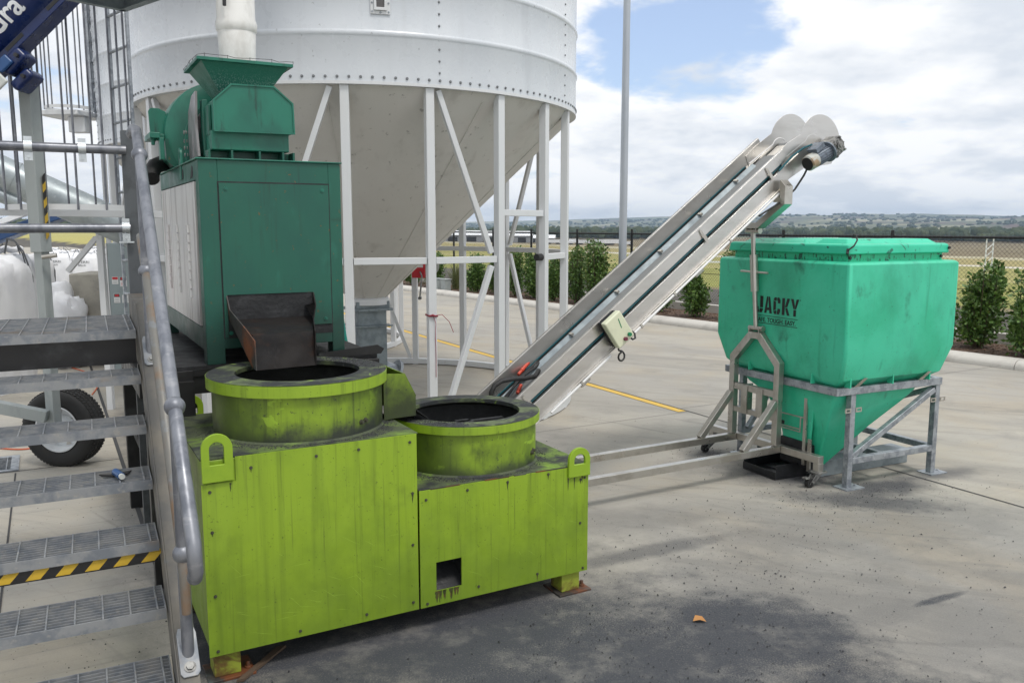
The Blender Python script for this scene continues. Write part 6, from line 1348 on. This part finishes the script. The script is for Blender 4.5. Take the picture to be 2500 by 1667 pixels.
# grey isolator cabinet with warning stickers
cf = Fr(-4.98, 10.75, (1, .12)); t = thing('isolator_cabinet', 'tall narrow grey electrical cabinet with four warning stickers', 'cabinet', cf, (0, 0, 0))
MB(cf).box(-.17, .17, 0, .25, .02, 1.79).build('body', mat('cabinet grey green', (.26, .31, .32), .45, 0, [((.2, .24, .25), 3, .5, .7, .4)]), t, bevel=.008)
MB(cf).box(-.185, -.171, -.004, .25, .02, 1.79).box(.171, .185, -.004, .25, .02, 1.79).build('edge_trim', M['silo_leg'], t)
for i, (x, z, w_, h_, red_) in enumerate([(-.13, 1.27, .075, .095, 1), (-.035, 1.24, .085, .125, 2), (-.12, 1.03, .075, .12, 2), (-.02, 1.03, .075, .10, 0)]):
    st_ = MB(cf).box(x, x + w_, -.003, -.0005, z, z + h_).build('warning_sticker', M['label_white'], t)
    if red_: MB(cf).box(x + .004, x + w_ - .004, -.0045, -.0032, z + h_ * .62, z + h_ - .004).build('header', M['tape_black'] if red_ == 2 else M['red'], st_)
    if red_ == 2: MB(cf).box(x + .014, x + w_ - .014, -.006, -.0047, z + h_ * .68, z + h_ - .012).build('danger_oval', M['red'], st_)
    g = MB(cf)
    for k in range(3): g.box(x + .012, x + w_ - .015, -.0045, -.0032, z + .012 + k * .018, z + .017 + k * .018)
    g.build('small_print', M['red'] if i == 1 else M['grey_steel'], st_)

# bulk bags
def make_bag(label, at, w_=.98, h=1.12, seed=1, group='white bulk bags'):
    random.seed(seed); fr = Fr(at[0], at[1], (1, 0)); t = thing('bulk_bag', label, 'bulk bag', fr, (0, 0, at[2]), group); z0 = at[2]
    me_n = 20; rows = 16; vs = []; fs = []
    prof_ = []
    for j in range(rows + 1):
        f = j / rows
        for i in range(me_n * 4):
            s_ = i // me_n; q = (i % me_n) / me_n; 
            cx, cy = [(-1 + 2 * q, -1), (1, -1 + 2 * q), (1 - 2 * q, 1), (-1, 1 - 2 * q)][s_]
            r_ = (abs(cx) ** 5 + abs(cy) ** 5) ** (-.2); bulge = 1 + .09 * math.sin(PI * min(1, f * 1.05)) ; top_ = 1 if f < .86 else 1 - ((f - .86) / .14) ** 1.5 * .6
            x = cx * r_ * w_ / 2 * bulge * top_; y = cy * r_ * w_ / 2 * bulge * top_; z = h * f if f < .86 else h * (.86 + .10 * math.sin((f - .86) / .14 * PI / 2))
            n_ = noise.noise(Vector((x * 5 + seed * 3, y * 5, z * 2.2))) * .035 + (noise.noise(Vector((x * 14 + seed, y * 14, z * 9))) * .05 if f > .74 else noise.noise(Vector((x * 16, y * 16, z * 2.5 + seed))) * .014)
            vs.append((x * (1 + n_), y * (1 + n_), z0 + max(0, z + (n_ * 1.6 if f > .8 else 0))))
    n4 = me_n * 4
    for j in range(rows):
        for i in range(n4): fs.append((j * n4 + i, j * n4 + (i + 1) % n4, (j + 1) * n4 + (i + 1) % n4, (j + 1) * n4 + i))
    fs.append(tuple(rows * n4 + i for i in range(n4))); g = MB(fr); g.add(vs, fs); g.build('sack', M['white_bag'], t, angle=75)
    g = MB(fr)      # gathered spout
    for k in range(7):
        a_ = k * .9 + seed; rr = .07 + .03 * (k % 3); g.sphere((math.cos(a_) * rr, math.sin(a_) * rr, z0 + h + .015 + .02 * (k % 2)), .06, 10, 7, (1.2, 1, .8))
    g.build('tied_spout', M['white_bag'], t)
    for sx in (-1, 1):
        for sy in (-1, 1):
            g = MB(fr); x, y = sx * w_ * .47, sy * w_ * .40; yy = y * .55
            pts = [(x * 1.04, y, z0 + h * .62), (x * 1.06, y, z0 + h * .80), (x * .9, y * .95, z0 + h * .98), (x * .72, y * .9, z0 + h * 1.06), (x * .62, y * .75, z0 + h * 1.075), (x * .62, yy, z0 + h * .97)]
            for a_, b_ in zip(pts, pts[1:]): g.bar(a_, b_, .032, .004, (sx, 0, .3))
            g.build('lifting_loop', M['strap'], t)
    return t
bagA = make_bag('largest white bulk bag, cut off by the left edge behind the stair rails', (-6.58, 10.2, .0), 1.05, 1.72, 1)
bagB = make_bag('tall white bulk bag half hidden by the grey telescopic leg', (-7.85, 13.2, .0), .95, 1.62, 2)
bpy.context.view_layer.update()
# printed marks on the front of the bag: ring, two words
g = MB(); g.lathe([(.05, 0), (.08, 0), (.08, .004), (.05, .004)], (-8.19, 12.675, 1.13), 28, (0, -1, 0), closed=True); g.build('ring_print', M['cyan'], bagB)
text_mesh('TERRI', .17, (1, 0, 0), (0, 0, 1), (-8.05, 12.668, 1.10), 'bag_print', M['strap'], bagB, sx=.95)
text_mesh('Black', .14, (1, 0, 0), (0, 0, 1), (-8.05, 12.668, .95), 'bag_print', M['strap'], bagB, sx=.95)
bpy.context.view_layer.update()
bl = [(128, 33, .1, .70, 'farthest left white bulk bag of the far row, beside the grey telescopic leg'), (152, 30, -.1, .68, 'white bulk bag of the far row above the crumpled bag'), (180, 32.5, .12, .66, 'white bulk bag of the far row, third from the left'),
      (214, 29.5, .05, .68, 'white bulk bag with a clear teal ring print above the concrete block'), (232, 35, .0, .70, 'white bulk bag set back behind the ring printed one'), (258, 31, -.08, .66, 'white bulk bag of the far row just left of the grey electrical cabinet'),
      (292, 30, .1, .69, 'white bulk bag half behind the grey electrical cabinet')]
for px, y, rz, sc, lb in bl: copytree(bagB, (from_px(px, y), y, 0), rz, (.95, .95, sc), lb)
# slumped empty bag by the block
random.seed(12); g = MB(); fr = Fr(-6.42, 11.9, (1, 0)); t = thing('crumpled_bag', 'crumpled half empty white bag with dark straps slumped left of the concrete block', 'bag', fr, (0, 0, 0))
q = MB(fr); 
for cx, cy, cz, r_ in ((.02, 0, .42, .42), (.08, -.05, .80, .30), (.0, .05, 1.05, .22)): q.sphere((cx, cy, cz), r_, 24, 16, (1, .8, 1.0))
for i, v in enumerate(q.v): p = Vector(v); n_ = noise.noise(p * 5) * .2 + abs(noise.noise(p * 8)) * -.16 + noise.noise(p * 17) * .06; q.v[i] = (p.x * (1 + n_), p.y * (1 + n_), max(0.0, p.z + n_ * .8))
q.build('cloth', M['white_bag'], t, angle=70)
q = MB(fr)
for k in range(6): 
    p = Vector((random.uniform(.0, .32), -.36, random.uniform(.15, .85))); q.bar(p, p + Vector((random.uniform(-.18, .18), -.02, random.uniform(-.25, -.1))), .06, .012, (0, 1, 0))
q.each('strap', M['strap'], t)
# concrete block with a rod and grey boxes
bf = Fr(-5.92, 12.05, (1, .1)); t = thing('concrete_block', 'cast concrete barrier block in front of the white bulk bags', 'concrete block', bf, (0, 0, 0))
MB(bf).box(-.42, .9, 0, .8, 0, 1.33).build('body', M['block'], t, bevel=.025)
t = thing('switch_post', 'slim zinc post with a grey switch box and black cables before the concrete block', 'switch', bf, (.1, -.08, 0))
MB(bf).box(.07, .12, -.08, -.04, 0, 1.42).build('post', M['galv'], t); MB(bf).box(.125, .195, -.10, -.03, 1.20, 1.40).box(.02, .069, -.09, -.05, 1.26, 1.34).build('switch_box', M['lens_grey'], t, bevel=.008)
MB(bf).path([(.16, -.07, 1.2), (.165, -.08, .9), (.175, -.09, .6), (.17, -.10, .36)], .009, 6).path([(.18, -.06, 1.34), (.25, -.08, 1.0), (.33, -.10, .7), (.37, -.1, .52)], .006, 6).build('cable', M['black_rubber'], t)
g = MB(bf)
for k in range(3): g.path([(.15 + .16 * math.cos(a_ / 10 * 2 * PI) * (1 + .08 * k), -.14 - .02 * k, .42 + .14 * math.sin(a_ / 10 * 2 * PI)) for a_ in range(10)], .008, 6, True)
tag(g.build('cord_coil', M['orange_rubber']), 'coil of orange cord hanging at the concrete block', 'cord')
# blue and white conveyor parts far left behind the bags
t = thing('blue_conveyor', 'blue and white conveyor sloping up behind the large bulk bag at the left', 'conveyor', WORLD, (-7.6, 12.6, 0))
MB().bar((-9.6, 13.2, 1.30), (-6.3, 12.6, 2.30), .25, .16).build('trough', M['blue_light'], t, bevel=.02)
MB().bar((-9.6, 13.0, 1.46), (-6.4, 12.45, 2.44), .06, .08).build('side_rail', M['white_metal'], t, bevel=.01)
MB().bar((-8.0, 12.75, .0), (-8.0, 12.75, 1.75), .1, .1).build('leg', M['blue_paint'], t); 
# far fence post line on the left field
# drain grate in the slab
t = thing('drain_grate', 'galvanised drain grate set in the concrete under the stair', 'drain grate', MF, (-1.15, 4.4, .005))
x0, x1, y0, y1 = -1.5, -.83, 4.17, 4.70
MB(MF).box(x0 + .05, x1 - .06, y0 + .05, y1 - .05, .0045, .0055).build('pit_shade', M['soot'], t)  # thin dark plate stands in for the shaded hollow below the bars
g = MB(MF); g.ringprism([(x0, y0, .005), (x1, y0, .005), (x1, y1, .005), (x0, y1, .005)], [(x0 + .05, y0 + .05, .005), (x1 - .06, y0 + .05, .005), (x1 - .06, y1 - .05, .005), (x0 + .05, y1 - .05, .005)], (0, 0, .010)); g.build('frame', M['galv'], t)
g = MB(MF); y = y0 + .07
while y < y1 - .05: g.box(x0 + .05, x1 - .06, y - .003, y + .003, .006, .014); y += .045
x = x0 + .09
while x < x1 - .06: g.box(x - .003, x + .003, y0 + .05, y1 - .05, .0145, .0165); x += .07
g.build('bars', M['galv'], t)
# cords on the ground
def gp(pts, r_, m, name, lb, cat='cord'): g = MB(); g.path([(x, y, r_ + .005) for x, y in pts], r_, 6); tag(g.build(name, m), lb, cat)
def curve(ps, n=8):
    out = []
    for i in range(len(ps) - 1):
        p0, p1, p2, p3 = [Vector(ps[max(0, min(len(ps) - 1, i + k))]) for k in (-1, 0, 1, 2)]
        for j in range(n): f = j / n; out.append(tuple(.5 * ((2 * p1) + (p2 - p0) * f + (2 * p0 - 5 * p1 + 4 * p2 - p3) * f * f + (3 * p1 - p0 - 3 * p2 + p3) * f ** 3)))
    out.append(tuple(ps[-1])); return out
G = lambda px, row: (lambda p: (p.x, p.y))((lambda r_: r_)( (lambda a_, b_: a_ + (b_ - a_) * (2.0 / (2.0 - b_.z)))(Vector((0, 0, 2)), pxp(px, row, 1.0)) ))
gp(curve([G(-60, 880), G(0, 882), G(80, 886), G(105, 890), G(160, 896), G(215, 912), G(232, 925), G(238, 945), G(225, 965)]), .007, M['orange_rubber'], 'extension_cord', 'orange extension cord crossing the slab behind the wheel')
gp(curve([G(-60, 1090), G(0, 1097), G(60, 1099), G(110, 1088), G(140, 1070)]), .007, M['orange_rubber'], 'extension_cord', 'orange extension cord in front of the wheel near the drain grate')
gp(curve([G(-40, 868), G(20, 861), G(110, 853), G(170, 845), G(220, 848), G(262, 835)]), .010, M['black_rubber'], 'black_cable', 'black cable lying across the slab under the stair landing', 'cable')
g = MB(); p = G(8, 866); g.box(p[0] - .3, p[0] + .12, p[1] - .12, p[1] + .14, .004, .05); tag(g.build('rubber_mat', M['black_rubber'], bevel=.015), 'black rubber pad on the slab at the left edge under the landing', 'pad')
# short brace pole seen across the bags

# the air between the yard and the far hills
hz = MB().box(-7000, 7000, -60, 7600, -60, 150)
mh = bpy.data.materials.new('haze'); mh.use_nodes = True; hn = mh.node_tree; hn.nodes.clear(); ho = N(hn, 'ShaderNodeOutputMaterial'); pv = N(hn, 'ShaderNodeVolumePrincipled')
pv.inputs['Color'].default_value = (.55, .72, .95, 1); pv.inputs['Density'].default_value = .00011; pv.inputs['Anisotropy'].default_value = .2; hn.links.new(pv.outputs[0], ho.inputs['Volume'])
tag(hz.build('haze', mh, smooth=False, origin=(0, 0, 0)), 'thin pale haze lying over the valley and the far hills', 'haze', kind='stuff')
